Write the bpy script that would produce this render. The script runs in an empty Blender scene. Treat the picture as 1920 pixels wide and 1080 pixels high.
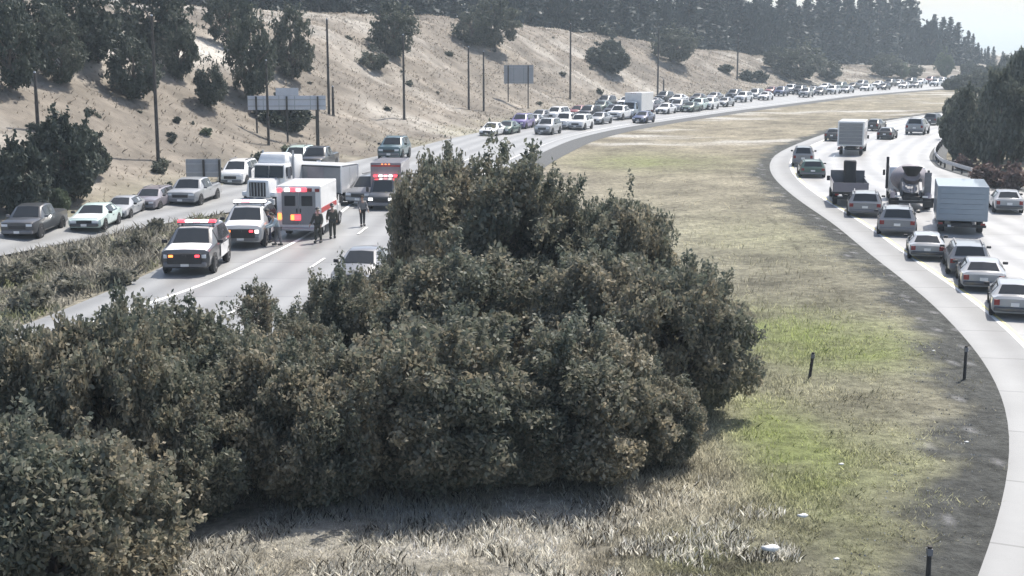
import bpy, bmesh, math, random
import numpy as np
from mathutils import Vector, Matrix
random.seed(7); RNG = np.random.default_rng(7)
R = math.radians
sc = bpy.context.scene
COL = sc.collection

# ------------------------------------------------------------------ camera
H = 10.5; F = 2500.0; PITCH = math.atan(450 / F)
cam = bpy.data.cameras.new('camera'); camo = bpy.data.objects.new('camera', cam); COL.objects.link(camo)
cam.sensor_width = 36; cam.lens = 36 * F / 1920; cam.clip_start = 0.5; cam.clip_end = 6000
camo.location = (0, 0, H); camo.rotation_euler = (math.pi / 2 - PITCH, 0, 0)
sc.camera = camo
# ------------------------------------------------------------------ sky, sun, exposure
SUN_EL, SUN_AZ = R(57), R(36)          # azimuth clockwise from +Y (the view direction): ahead and to the right
w = bpy.data.worlds.new('World'); sc.world = w; w.use_nodes = True
wn = w.node_tree; bg = wn.nodes['Background']
sky = wn.nodes.new('ShaderNodeTexSky'); sky.sky_type = 'NISHITA'; sky.sun_disc = False
sky.sun_elevation = SUN_EL; sky.sun_rotation = SUN_AZ; sky.dust_density = 2.6; sky.air_density = 1.0
wn.links.new(sky.outputs[0], bg.inputs[0]); bg.inputs[1].default_value = 0.15
sl = bpy.data.lights.new('sun', 'SUN'); so = bpy.data.objects.new('sun', sl); COL.objects.link(so)
sl.energy = 5.0; sl.angle = R(0.5); sl.color = (1.0, 0.945, 0.865)
sd = Vector((math.sin(SUN_AZ) * math.cos(SUN_EL), math.cos(SUN_AZ) * math.cos(SUN_EL), math.sin(SUN_EL)))
so.rotation_euler = sd.to_track_quat('Z', 'Y').to_euler(); so.location = (0, 0, 60)
sc.view_settings.view_transform = 'Standard'; sc.view_settings.look = 'None'
sc.view_settings.gamma = 1.0; sc.view_settings.use_curve_mapping = False
sc.view_settings.exposure = 0.38
sc.render.engine = 'CYCLES'
sc.cycles.max_bounces = 8; sc.cycles.volume_bounces = 1; sc.cycles.transparent_max_bounces = 8

# ------------------------------------------------------------------ materials
MATS = {}
def nmat(name):
    m = bpy.data.materials.new(name); m.use_nodes = True
    return m, m.node_tree, m.node_tree.nodes['Principled BSDF']
def mat(name, col, rough=0.6, metal=0.0, noise=0.12, scale=3.0, emit=0, coat=0, spec=0.5):
    if name in MATS: return MATS[name]
    m, t, b = nmat(name)
    b.inputs['Roughness'].default_value = rough; b.inputs['Metallic'].default_value = metal
    b.inputs['Coat Weight'].default_value = coat; b.inputs['Specular IOR Level'].default_value = spec
    if noise > 0:
        tc = t.nodes.new('ShaderNodeTexCoord'); n = t.nodes.new('ShaderNodeTexNoise')
        n.inputs['Scale'].default_value = scale; n.inputs['Detail'].default_value = 4
        r = t.nodes.new('ShaderNodeValToRGB')
        c = np.array(col)
        r.color_ramp.elements[0].position = .3; r.color_ramp.elements[1].position = .7
        r.color_ramp.elements[0].color = (*(c * (1 - noise)), 1); r.color_ramp.elements[1].color = (*np.minimum(c * (1 + noise), 1), 1)
        t.links.new(tc.outputs['Object'], n.inputs['Vector']); t.links.new(n.outputs[0], r.inputs[0]); t.links.new(r.outputs[0], b.inputs['Base Color'])
    else: b.inputs['Base Color'].default_value = (*col, 1)
    if emit:
        b.inputs['Emission Color'].default_value = (*col, 1); b.inputs['Emission Strength'].default_value = emit
    MATS[name] = m; return m
def leaf_mat(name, cols, transl=0.3):
    m, t, b = nmat(name); MATS[name] = m
    g = t.nodes.new('ShaderNodeNewGeometry'); r = t.nodes.new('ShaderNodeValToRGB')
    el = r.color_ramp.elements
    while len(el) < len(cols): el.new(.5)
    for i, c in enumerate(cols):
        el[i].position = i / (len(cols) - 1); el[i].color = (*c, 1)
    tc = t.nodes.new('ShaderNodeTexCoord'); n = t.nodes.new('ShaderNodeTexNoise'); n.inputs['Scale'].default_value = .9
    n.inputs['Detail'].default_value = 3
    ma = t.nodes.new('ShaderNodeMath'); ma.operation = 'MULTIPLY_ADD'; ma.inputs[1].default_value = 1.6; ma.inputs[2].default_value = -.55
    mb = t.nodes.new('ShaderNodeMath'); mb.operation = 'MULTIPLY_ADD'; mb.inputs[1].default_value = .5
    t.links.new(tc.outputs['Object'], n.inputs['Vector']); t.links.new(n.outputs[0], ma.inputs[0])
    t.links.new(g.outputs['Random Per Island'], mb.inputs[0]); t.links.new(ma.outputs[0], mb.inputs[2])
    t.links.new(mb.outputs[0], r.inputs[0])
    t.links.new(r.outputs[0], b.inputs['Base Color']); b.inputs['Roughness'].default_value = .6
    b.inputs['Specular IOR Level'].default_value = .35
    tr = t.nodes.new('ShaderNodeBsdfTranslucent'); mx = t.nodes.new('ShaderNodeMixShader'); mx.inputs[0].default_value = transl
    t.links.new(r.outputs[0], tr.inputs[0]); t.links.new(b.outputs[0], mx.inputs[1]); t.links.new(tr.outputs[0], mx.inputs[2])
    t.links.new(mx.outputs[0], t.nodes['Material Output'].inputs[0]); return m
def attr_mat(name, rough=.9, scale=2.0, amp=.35, bump=0.0, transl=0, scale2=None):
    """colour from the mesh's own colour attribute (kind of grass) times two octaves of noise"""
    m, t, b = nmat(name); MATS[name] = m
    a = t.nodes.new('ShaderNodeVertexColor'); a.layer_name = 'Col'
    tc = t.nodes.new('ShaderNodeTexCoord'); n = t.nodes.new('ShaderNodeTexNoise'); n.inputs['Scale'].default_value = scale; n.inputs['Detail'].default_value = 8
    n.inputs['Roughness'].default_value = .7
    mr = t.nodes.new('ShaderNodeMapRange'); mr.inputs[1].default_value = .3; mr.inputs[2].default_value = .7; mr.inputs[3].default_value = 1 - amp; mr.inputs[4].default_value = 1 + amp
    mx = t.nodes.new('ShaderNodeVectorMath'); mx.operation = 'SCALE'
    t.links.new(tc.outputs['Object'], n.inputs['Vector']); t.links.new(n.outputs[0], mr.inputs[0])
    t.links.new(a.outputs[0], mx.inputs[0]); t.links.new(mr.outputs[0], mx.inputs['Scale']); t.links.new(mx.outputs[0], b.inputs['Base Color'])
    b.inputs['Roughness'].default_value = rough; b.inputs['Specular IOR Level'].default_value = .2
    if bump:
        bp = t.nodes.new('ShaderNodeBump'); bp.inputs['Strength'].default_value = bump; bp.inputs['Distance'].default_value = .2
        t.links.new(n.outputs[0], bp.inputs['Height']); t.links.new(bp.outputs[0], b.inputs['Normal'])
    if transl:
        tr = t.nodes.new('ShaderNodeBsdfTranslucent'); ms = t.nodes.new('ShaderNodeMixShader'); ms.inputs[0].default_value = transl
        t.links.new(mx.outputs[0], tr.inputs[0]); t.links.new(b.outputs[0], ms.inputs[1]); t.links.new(tr.outputs[0], ms.inputs[2])
        t.links.new(ms.outputs[0], t.nodes['Material Output'].inputs[0])
    return m
def road_mat(name, col, rough=.5, amp=.12):
    m, t, b = nmat(name); MATS[name] = m
    tc = t.nodes.new('ShaderNodeTexCoord'); n = t.nodes.new('ShaderNodeTexNoise'); n.inputs['Scale'].default_value = .35; n.inputs['Detail'].default_value = 9; n.inputs['Roughness'].default_value = .65
    r = t.nodes.new('ShaderNodeValToRGB'); c = np.array(col)
    r.color_ramp.elements[0].position = .25; r.color_ramp.elements[1].position = .75
    r.color_ramp.elements[0].color = (*(c * (1 - amp)), 1); r.color_ramp.elements[1].color = (*np.minimum(c * (1 + amp), .9), 1)
    u = t.nodes.new('ShaderNodeUVMap'); sx = t.nodes.new('ShaderNodeSeparateXYZ'); t.links.new(u.outputs[0], sx.inputs[0])
    # worn wheel tracks: darker bands along the lanes (u counts metres across the road)
    s1 = t.nodes.new('ShaderNodeMath'); s1.operation = 'MULTIPLY'; s1.inputs[1].default_value = 2 * math.pi / 1.8
    s2 = t.nodes.new('ShaderNodeMath'); s2.operation = 'SINE'
    s3 = t.nodes.new('ShaderNodeMath'); s3.operation = 'MULTIPLY_ADD'; s3.inputs[1].default_value = .13; s3.inputs[2].default_value = .90
    t.links.new(sx.outputs[0], s1.inputs[0]); t.links.new(s1.outputs[0], s2.inputs[0]); t.links.new(s2.outputs[0], s3.inputs[0])
    j1 = t.nodes.new('ShaderNodeMath'); j1.operation = 'MODULO'; j1.inputs[1].default_value = 4.6
    j2 = t.nodes.new('ShaderNodeMath'); j2.operation = 'LESS_THAN'; j2.inputs[1].default_value = .09
    j3 = t.nodes.new('ShaderNodeMath'); j3.operation = 'MULTIPLY_ADD'; j3.inputs[1].default_value = -.35
    t.links.new(sx.outputs[1], j1.inputs[0]); t.links.new(j1.outputs[0], j2.inputs[0]); t.links.new(j2.outputs[0], j3.inputs[0]); t.links.new(s3.outputs[0], j3.inputs[2])
    mx = t.nodes.new('ShaderNodeVectorMath'); mx.operation = 'SCALE'
    t.links.new(tc.outputs['Object'], n.inputs['Vector']); t.links.new(n.outputs[0], r.inputs[0]); t.links.new(r.outputs[0], mx.inputs[0]); t.links.new(j3.outputs[0], mx.inputs['Scale'])
    t.links.new(mx.outputs[0], b.inputs['Base Color']); b.inputs['Roughness'].default_value = rough
    b.inputs['Specular IOR Level'].default_value = .6
    return m

M_NB = road_mat('concrete_road', (.34, .34, .335), .45, .22)
M_SB = road_mat('asphalt_road', (.265, .268, .265), .5)
M_SH = road_mat('shoulder_concrete', (.235, .24, .24), .65)
M_GRAV = mat('dark_gravel', (.085, .088, .088), .95, noise=.4, scale=6)
M_LINE = mat('white_paint', (.8, .8, .78), .6, noise=.08)
M_YEL = mat('yellow_paint', (.78, .68, .30), .6, noise=.08)
M_GROUND = attr_mat('dry_ground', .95, 2.4, .55, bump=1.0)
M_HILL = attr_mat('hill_ground', .95, .35, .35, bump=.8)
M_GRASS = attr_mat('grass_blades', .8, 1.5, .25, transl=.65)
L_NEAR = leaf_mat('shrub_leaves', [(.096, .118, .096), (.142, .158, .12), (.215, .212, .162), (.33, .29, .21), (.52, .45, .31)], .42)
L_HILL = leaf_mat('tree_leaves', [(.045, .058, .045), (.07, .084, .064), (.115, .128, .095), (.19, .19, .15)], .25)
L_DARK = leaf_mat('dark_leaves', [(.035, .048, .038), (.05, .064, .05), (.075, .09, .07), (.13, .14, .11)], .2)
L_CON = leaf_mat('conifer_needles', [(.010, .022, .024), (.018, .034, .036), (.03, .048, .048)], .1)
L_PALE = leaf_mat('pale_leaves', [(.06, .085, .05), (.12, .15, .09), (.19, .22, .14)], .3)
L_SIDE = leaf_mat('roadside_leaves', [(.07, .085, .07), (.11, .125, .10), (.16, .175, .14), (.25, .25, .21)], .3)
L_WEED = leaf_mat('weed_leaves', [(.10, .11, .085), (.17, .17, .13), (.25, .24, .19), (.36, .34, .28)], .4)
L_RED = leaf_mat('red_brown_leaves', [(.07, .05, .045), (.14, .095, .085), (.22, .165, .15)], .25)
M_BARK = mat('bark', (.15, .13, .11), .95, noise=.3)
M_WOOD = mat('pole_wood', (.055, .05, .046), .9, noise=.25)
M_GALV = mat('galvanised_metal', (.42, .43, .45), .5, metal=.3, noise=.08)
M_SIGN = mat('sign_back', (.34, .35, .37), .6, noise=.06, scale=1.5)
M_SIGNL = mat('sign_back_pale', (.55, .57, .62), .55, noise=.06, scale=1.5)
M_SIGNG = mat('sign_face_green', (.02, .13, .07), .5, noise=.05)
M_GLASS = mat('vehicle_glass', (.03, .034, .038), .14, noise=0, spec=.35)
M_TYRE = mat('tyre', (.022, .022, .023), .85, noise=.1)
M_RIM = mat('rim', (.42, .42, .43), .35, metal=.7, noise=.05)
M_BLACK = mat('black_trim', (.025, .025, .027), .55, noise=.1)
M_GREY = mat('grey_trim', (.18, .18, .19), .6, noise=.1)
M_LAMP = mat('lamp_clear', (.75, .77, .8), .15, noise=0)
M_LIT = mat('lamp_lit', (1, .97, .92), .3, noise=0, emit=2.2)
M_RLIT = mat('red_lamp_lit', (1, .05, .07), .3, noise=0, emit=3.0)
M_PLIT = mat('pink_lamp_lit', (1, .42, .45), .3, noise=0, emit=2.0)
M_OLIT = mat('amber_lamp_lit', (1, .25, .06), .3, noise=0, emit=2.4)
M_TAIL = mat('tail_lens', (.22, .02, .02), .25, noise=0)
M_PLATE = mat('plate', (.75, .75, .74), .5, noise=0)
M_STRIPE = mat('red_stripe', (.42, .03, .03), .4, noise=.05)
def paint(name, c, rough=.28): return mat('paint_' + name, c, rough, metal=0, noise=.05, scale=2, coat=.5)
P = {k: paint(k, c) for k, c in dict(white=(.78, .78, .77), silver=(.33, .34, .35), grey=(.22, .225, .235), black=(.028, .029, .031), charcoal=(.06, .063, .068),
    blue=(.05, .07, .16), red=(.22, .04, .04), green=(.05, .10, .08), mint=(.52, .64, .60), tan=(.38, .33, .25), bluegrey=(.24, .29, .34), mauve=(.23, .21, .23), teal=(.06, .11, .12), purple=(.16, .12, .30)).items()}

# ------------------------------------------------------------------ object helpers
def link(name, me, m=None, parent=None):
    o = bpy.data.objects.new(name, me); COL.objects.link(o)
    if m is not None and me is not None and len(me.materials) == 0: me.materials.append(m)
    if parent: o.parent = parent
    return o
def tag(o, label=None, cat=None, group=None, kind=None):
    if label: o['label'] = label
    if cat: o['category'] = cat
    if group: o['group'] = group
    if kind: o['kind'] = kind
    return o
def thing(name, label, cat, loc=(0, 0, 0), rz=0, group=None):
    o = link(name, None); o.location = loc; o.rotation_euler = (0, 0, rz); o.empty_display_size = .3
    return tag(o, label, cat, group)
KIDS = {}
def kid(name, me, m, parent):
    o = link(name, me, m, parent); KIDS.setdefault(parent.name, []).append(o); return o
def copy_tree(o, parent=None):
    c = o.copy(); COL.objects.link(c)
    if parent is not None: c.parent = parent
    for ch in KIDS.get(o.name, []):
        d = copy_tree(ch, c); KIDS.setdefault(c.name, []).append(d)
    return c
def quads_mesh(name, V, nper=4, cols=None):
    """V: (N, nper, 3) loose polygons"""
    N = V.shape[0]; me = bpy.data.meshes.new(name)
    me.vertices.add(N * nper); me.loops.add(N * nper); me.polygons.add(N)
    me.vertices.foreach_set('co', V.reshape(-1).astype(np.float32))
    me.loops.foreach_set('vertex_index', np.arange(N * nper, dtype=np.int32))
    me.polygons.foreach_set('loop_start', np.arange(0, N * nper, nper, dtype=np.int32))
    try: me.polygons.foreach_set('loop_total', np.full(N, nper, dtype=np.int32))
    except Exception: pass
    if cols is not None:
        a = me.color_attributes.new('Col', 'FLOAT_COLOR', 'POINT')
        c = np.ones((N, nper, 4), np.float32); c[:, :, :3] = cols[:, None, :] if cols.ndim == 2 else cols
        a.data.foreach_set('color', c.reshape(-1))
    me.update(calc_edges=True); me.validate(); return me
def grid_mesh(name, V, uv=None, cols=None):
    """V: (n, m, 3) grid surface"""
    n, m = V.shape[:2]
    idx = np.arange(n * m).reshape(n, m)
    f = np.stack([idx[:-1, :-1], idx[:-1, 1:], idx[1:, 1:], idx[1:, :-1]], -1).reshape(-1, 4)
    me = bpy.data.meshes.new(name); N = len(f)
    me.vertices.add(n * m); me.loops.add(N * 4); me.polygons.add(N)
    me.vertices.foreach_set('co', V.reshape(-1).astype(np.float32)); me.loops.foreach_set('vertex_index', f.reshape(-1).astype(np.int32))
    me.polygons.foreach_set('loop_start', np.arange(0, N * 4, 4, dtype=np.int32))
    try: me.polygons.foreach_set('loop_total', np.full(N, 4, dtype=np.int32))
    except Exception: pass
    if uv is not None:
        l = me.uv_layers.new(name='UVMap'); l.data.foreach_set('uv', uv.reshape(-1, 2)[f.reshape(-1)].reshape(-1).astype(np.float32))
    if cols is not None:
        a = me.color_attributes.new('Col', 'FLOAT_COLOR', 'POINT'); c = np.ones((n * m, 4), np.float32); c[:, :3] = cols.reshape(-1, 3)
        a.data.foreach_set('color', c.reshape(-1))
    me.update(calc_edges=True); return me
def bm_mesh(name, bm, smooth=None):
    bmesh.ops.recalc_face_normals(bm, faces=bm.faces[:])
    me = bpy.data.meshes.new(name); bm.to_mesh(me); bm.free()
    if smooth is not None:
        for p in me.polygons: p.use_smooth = True
        me.set_sharp_from_angle(angle=R(smooth))
    return me
def add_box(bm, c, s, bev=0, taper=(1, 1), rot=None):
    """box centred at c, size s; taper scales the top face; rot = Euler-ish matrix"""
    vs = []
    for z in (-1, 1):
        for x, y in ((-1, -1), (1, -1), (1, 1), (-1, 1)):
            t = taper if z > 0 else (1, 1)
            v = Vector((x * s[0] / 2 * t[0], y * s[1] / 2 * t[1], z * s[2] / 2))
            if rot is not None: v = rot @ v
            vs.append(bm.verts.new(v + Vector(c)))
    fs = [bm.faces.new([vs[i] for i in f]) for f in ((3, 2, 1, 0), (4, 5, 6, 7), (0, 1, 5, 4), (1, 2, 6, 5), (2, 3, 7, 6), (3, 0, 4, 7))]
    if bev:
        es = list({e for f in fs for e in f.edges})
        bmesh.ops.bevel(bm, geom=es, offset=bev, segments=2, affect='EDGES', profile=.5)
def box(name, c, s, m, parent, bev=0, taper=(1, 1), rot=None):
    bm = bmesh.new(); add_box(bm, c, s, bev, taper, rot)
    return kid(name, bm_mesh(name, bm), m, parent)
def add_tube(bm, pts, r, n=8, cap=True):
    rings = []
    for i, p in enumerate(pts):
        p = Vector(p); a = Vector(pts[max(i - 1, 0)]); b = Vector(pts[min(i + 1, len(pts) - 1)])
        q = (b - a).to_track_quat('Z', 'Y'); rr = r[i] if isinstance(r, (list, tuple)) else r
        rings.append([bm.verts.new(p + q @ Vector((math.cos(2 * math.pi * k / n) * rr, math.sin(2 * math.pi * k / n) * rr, 0))) for k in range(n)])
    for A, B in zip(rings, rings[1:]):
        for k in range(n): bm.faces.new((A[k], A[(k + 1) % n], B[(k + 1) % n], B[k]))
    if cap: bm.faces.new(rings[0][::-1]); bm.faces.new(rings[-1])
def tube(name, pts, r, m, parent, n=8):
    bm = bmesh.new(); add_tube(bm, pts, r, n); return kid(name, bm_mesh(name, bm, 50), m, parent)

# ------------------------------------------------------------------ plan of the place
def ray(px, py):
    v = (540 - py) / F
    return np.array([(px - 960) / F, math.cos(PITCH) + v * math.sin(PITCH), -math.sin(PITCH) + v * math.cos(PITCH)])
def G(px, py, z=0.0):
    d = ray(px, py); t = (z - H) / d[2]; return np.array([d[0] * t, d[1] * t])
def smooth_line(pts, step=2.0, sig=3.0):
    p = np.array(pts, float); L = np.r_[0, np.cumsum(np.hypot(*np.diff(p, axis=0).T))]
    s = np.arange(0, L[-1], step); q = np.stack([np.interp(s, L, p[:, i]) for i in range(2)], 1)
    k = int(sig * 3); g = np.exp(-.5 * (np.arange(-k, k + 1) / sig) ** 2); g /= g.sum()
    a0 = q[0] - (np.arange(k, 0, -1)[:, None]) * (q[1] - q[0]); a1 = q[-1] + (np.arange(1, k + 1)[:, None]) * (q[-1] - q[-2])
    e = np.vstack([a0, q, a1]); return np.stack([np.convolve(e[:, i], g, 'valid') for i in range(2)], 1)
def normals(p):
    d = np.gradient(p, axis=0); d /= np.hypot(*d.T)[:, None]; return np.stack([d[:, 1], -d[:, 0]], 1)   # to the right of travel
def offset(p, o): return p + normals(p) * (o[:, None] if np.ndim(o) else o)
def near(poly, q):
    """distance, index and side (+ = right of travel) of points q to a dense polyline"""
    q = np.atleast_2d(q); D = np.empty(len(q)); I = np.empty(len(q), int)
    for a in range(0, len(q), 20000):
        dd = ((q[a:a + 20000, None, :] - poly[None]) ** 2).sum(-1); I[a:a + 20000] = dd.argmin(1); D[a:a + 20000] = np.sqrt(dd.min(1))
    side = np.sign(((q - poly[I]) * normals(poly)[I]).sum(1)); return D, I, side

NB_px = [(1560, 1700), (1700, 1400), (1790, 1200), (1840, 1080), (1885, 960), (1905, 850), (1897, 760), (1868, 700), (1840, 670), (1815, 637), (1765, 585), (1715, 540), (1665, 505),
         (1615, 465), (1565, 420), (1522, 394), (1481, 364), (1449, 334), (1440, 312), (1451, 291), (1489, 272), (1549, 250), (1620, 234), (1690, 222), (1760, 212), (1850, 203), (2000, 193)]
NBL = smooth_line([G(*p) for p in NB_px], 1.5, 3)          # left edge of the northbound pavement, travelling away
NBW = np.interp(NBL[:, 1], [60, 85, 105, 122], [20, 19, 16.6, 14.6])
SBM = smooth_line([(-24, 12), (-18.5, 20), (-15, 25), (-11.5, 32), (-8.5, 40), (-6, 50), (-4.6, 60), (-3.4, 75), (-2.6, 90), (-1.6, 105), (1, 125), (7.0, 156), (13.6, 176), (23.5, 198), (41, 234), (77, 301), (115, 357), (190, 455)], 1.5, 4)
HB_px = [(-300, 500), (0, 430), (90, 408), (250, 383), (400, 346), (560, 313), (690, 292), (770, 276), (850, 258), (940, 238), (1060, 213), (1180, 195), (1300, 182), (1420, 172.5), (1600, 158.5), (1760, 149), (1850, 144.5), (1960, 141), (2080, 138), (2230, 135)]
HB = smooth_line([(-34, 30), (-33, 45)] + [G(x, y, .6) for x, y in HB_px], 1.5, 4)       # foot of the hill
SBL = smooth_line([(-40, 10), (-28, 25), (-21, 40), (-18.6, 50), (-17, 62), (-16.6, 72), (-16.9, 80), (-18.5, 87), (-21, 96), (-23, 103)], 1.5, 2)   # left edge of the mainline up to the ramp
RMR = smooth_line([(-34, 52), (-28.5, 62), (-26, 68), (-24.3, 72), (-22, 78), (-20, 83), (-17, 88), (-14, 96), (-12, 110)], 1.5, 2)      # right edge of the ramp

# hill: crest height and foot-to-crest run, by pixel column of the foot
def hill_params(x, y):
    """along-foot interpolation keyed on view angle"""
    px = 960 + F * x / np.maximum(y, 1)
    Hc = np.interp(px, [-300, 100, 400, 620, 850, 1000, 1230, 1420, 1620, 1750, 1900], [7.5, 8.5, 12.5, 16.5, 14.6, 14.8, 15.6, 12.4, 8.0, 4.5, 3])
    Wc = np.interp(px, [-300, 100, 620, 1000, 1400, 1900], [24, 26, 40, 40, 38, 34]); return Hc, Wc
def fbm(x, y, s, seed=0):
    z = 0
    for i, (f, a) in enumerate(((1, 1), (2.1, .5), (4.3, .25))):
        z = z + a * (np.sin(x * f / s + 1.3 * i + seed + 1.7 * np.sin(y * f / s * .8 + seed)) * np.cos(y * f / s * 1.1 - .7 * i + seed * 2 + 1.4 * np.sin(x * f / s * .7)))
    return z
HBi_Hc, HBi_Wc = hill_params(HB[:, 0], HB[:, 1])
HBi_Hc = np.convolve(np.pad(HBi_Hc, 8, 'edge'), np.ones(17) / 17, 'valid'); HBi_Wc = np.convolve(np.pad(HBi_Wc, 8, 'edge'), np.ones(17) / 17, 'valid')
def hill_prof(u, i, x, y):
    Hc, Wc = HBi_Hc[i], HBi_Wc[i]; k = np.clip(u / Wc, 0, 1); e = np.clip((u - Wc) / 60, 0, 3)
    z = .55 + Hc * (.15 * k + .85 * (k * k * (3 - 2 * k)) ** .9) + 3.0 * e
    return z + np.clip(u / 8, 0, 1) * (.55 * fbm(x, y, 7, 3) + .16 * fbm(x + .5 * y, y * .4, 2.2, 11))
def ground_z(x, y):
    q = np.stack([np.atleast_1d(x), np.atleast_1d(y)], 1).astype(float); D, I, s = near(HB, q)
    return np.where(s < 0, hill_prof(D, I, q[:, 0], q[:, 1]), 0.0)
def T(px, py):
    """where the sight line of a pixel meets the terrain"""
    d = ray(px, py); t = np.linspace(15, 620, 900); X = d[0] * t; Y = d[1] * t; Z = H + d[2] * t
    g = ground_z(X, Y); k = np.argmax(Z < g) if (Z < g).any() else len(t) - 1
    return np.array([X[k], Y[k], g[k]])

# ------------------------------------------------------------------ ground sheet
xs = np.r_[-4000, -1500, -900, -500, -250, -120, np.arange(-62, 150.1, .9), 175, 210, 260, 350, 500, 900, 1500, 4000]
ys = np.r_[-4000, -1500, -600, -200, -60, -10, 6, np.arange(14, 90, .7), np.arange(90, 250, 1.3), np.arange(250, 480, 3.5), 520, 600, 800, 1100, 1500, 4000]
GX, GY = np.meshgrid(xs, ys, indexing='ij')
GREENS = [(G(1490, 625), 3.8, 5.0, 1.25), (G(1600, 650), 2.2, 2.8, .9), (G(1475, 830), 1.1, 4.0, 1.6), (G(1330, 1050), 1.2, 1.6, .7), (G(1620, 860), 2.5, 5, .5), (G(1210, 300), 8, 10, .7), (G(1440, 440), 5, 9, .22), (G(1560, 990), 1.5, 3, .4), (G(1310, 720), 1, 2, .4)]
def grass_col(x, y):
    n1 = fbm(x, y, 2.2, 1); n2 = fbm(x, y, 6, 5); n3 = fbm(x, y, .8, 9)
    c = (np.array([.205, .19, .15])[None] * (1 - .55 * np.clip((x - 2) / 6, 0, 1))[:, None] + .55 * np.clip((x - 2) / 6, 0, 1)[:, None] * np.array([.18, .174, .122])[None]) * (1 + .22 * n1[:, None] + .12 * n2[:, None] + .20 * n3[:, None])
    far = np.clip((y - 70) / 60, 0, 1)[:, None]; c = c * (1 - far) + far * c * np.array([1.12, 1.06, 1.06])
    # pale, sun-bleached straw close to the camera and in streaks on the far flat
    pale = np.clip(1 - ((x + 2) / 9.) ** 2, 0, 1) * np.clip((35 - y) / 6, 0, 1)
    st = np.clip(fbm(x * .45, y * .9, 4.2, 2) - .35, 0, 1) * np.clip((y - 120) / 40, 0, 1) * 1.4
    c = c + (np.array([.40, .385, .35]) - c) * np.clip(pale * (.35 + .4 * np.clip(n1 + n3, -.6, 1)) + st, 0, .9)[:, None]
    for (p, rx, ry, a) in GREENS:
        g = a * np.exp(-((x - p[0]) / rx) ** 2 - ((y - p[1]) / ry) ** 2) * np.clip(.75 + .3 * n3 + .2 * n1, 0, 1.2)
        c = c + (np.array([.165, .19, .075]) - c) * np.clip(g, 0, .95)[:, None]
    return np.clip(c, .02, .8)
gx, gy = GX.ravel(), GY.ravel(); q = np.stack([gx, gy], 1)
dn = np.minimum(near(NBL[::2], q)[0], np.minimum(near(SBM[::2], q)[0], near(SBL, q)[0]))
D, I, s = near(NBL[::2], q); inNB = (s > 0) & (D < 21)
gz = -.05 + np.where(inNB, 0, np.clip((dn - 3) / 4, 0, 1)) * (.10 * fbm(gx, gy, 2.6, 4) - .05)
gz = np.where((np.abs(gx) > 160) | (gy > 485) | (gy < 10), -.06, gz)
o = link('ground', grid_mesh('ground', np.stack([GX, GY, gz.reshape(GX.shape)], -1), cols=grass_col(gx, gy)), M_GROUND); tag(o, kind='structure')
for p in o.data.polygons: p.use_smooth = True

# ------------------------------------------------------------------ hill
us = np.r_[-.6, 0, 1, 2, 3.2, 4.5, 6, 7.5, 9, 10.5, 12, 14, 16, 18, 20, 22, 24, 26, 28.5, 31, 34, 37, 40, 44, 48, 54, 62, 72, 85, 105, 140]
NH = -normals(HB); V = np.zeros((len(HB), len(us), 3)); HC = np.zeros_like(V)
for j, u in enumerate(us):
    p = HB + NH * u; z = hill_prof(np.full(len(HB), max(u, 0)), np.arange(len(HB)), p[:, 0], p[:, 1])
    if u < 0: z = np.full(len(HB), -.1)
    V[:, j] = np.c_[p, z]
hx, hy = V[:, :, 0].ravel(), V[:, :, 1].ravel(); uu = np.tile(us, len(HB))
def hill_col(x, y, u):
    n1 = fbm(x, y, 5, 2); n2 = fbm(x, y, 1.7, 6); n3 = fbm(x * .5, y, 9, 8)
    c = np.array([.192, .170, .142])[None] * (1 + .14 * n1[:, None] + .16 * n2[:, None] + .10 * fbm(x, y, .9, 14)[:, None])
    br = np.clip(n3 + .4 * n1 - .5, 0, 1)[:, None]; c = c + (np.array([.12, .108, .092]) - c) * br * .85
    wh = np.clip(-n3 - .3 + .3 * n2, 0, 1)[:, None]; c = c + (np.array([.37, .35, .315]) - c) * wh * .75
    # lip of the old cut on the left, bleached
    px = 960 + F * x / np.maximum(y, 1)
    lip = np.exp(-((u - 23) / 3.2) ** 2) * np.clip((560 - px) / 120, 0, 1); c = c + (np.array([.52, .495, .45]) - c) * (lip * .9)[:, None]
    gr = np.clip(1 - u / 5, 0, 1) * np.clip(.5 + n1, 0, 1) * .5; c = c + (np.array([.25, .25, .17]) - c) * gr[:, None]
    return np.clip(c, .02, .8)
o = link('hill', grid_mesh('hill', V, cols=hill_col(hx, hy, uu)), M_HILL); tag(o, kind='structure')
for p in o.data.polygons: p.use_smooth = True

# ------------------------------------------------------------------ roads
def strip(name, A, B, zA, zB, m, n=6, kind='structure', wid=None):
    k = np.linspace(0, 1, n); V = np.zeros((len(A), n, 3)); UV = np.zeros((len(A), n, 2))
    L = np.r_[0, np.cumsum(np.hypot(*np.diff(A, axis=0).T))]
    for j, t in enumerate(k):
        V[:, j, :2] = A + (B - A) * t; V[:, j, 2] = zA + (zB - zA) * t
        UV[:, j, 0] = np.hypot(*(B - A).T) * t; UV[:, j, 1] = L
    o = link(name, grid_mesh(name, V, UV), m); tag(o, kind=kind); return o
def resample(p, n):
    L = np.r_[0, np.cumsum(np.hypot(*np.diff(p, axis=0).T))]; s = np.linspace(0, L[-1], n); return np.stack([np.interp(s, L, p[:, i]) for i in range(2)], 1)
strip('northbound_shoulder', NBL, offset(NBL, 1.75), .03, .035, M_SH, 3)
strip('northbound_road', offset(NBL, 1.75), offset(NBL, NBW), .035, .045, M_NB, 10)
vk = np.array([0, .25, .5, .75, 1.0, 1.25, 1.5, 1.75, 2.0, 2.3, 2.6, 3.0, 3.4, 3.8]); NB2 = resample(NBL, len(NBL) * 3); V = np.zeros((len(NB2), len(vk), 3))
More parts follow.
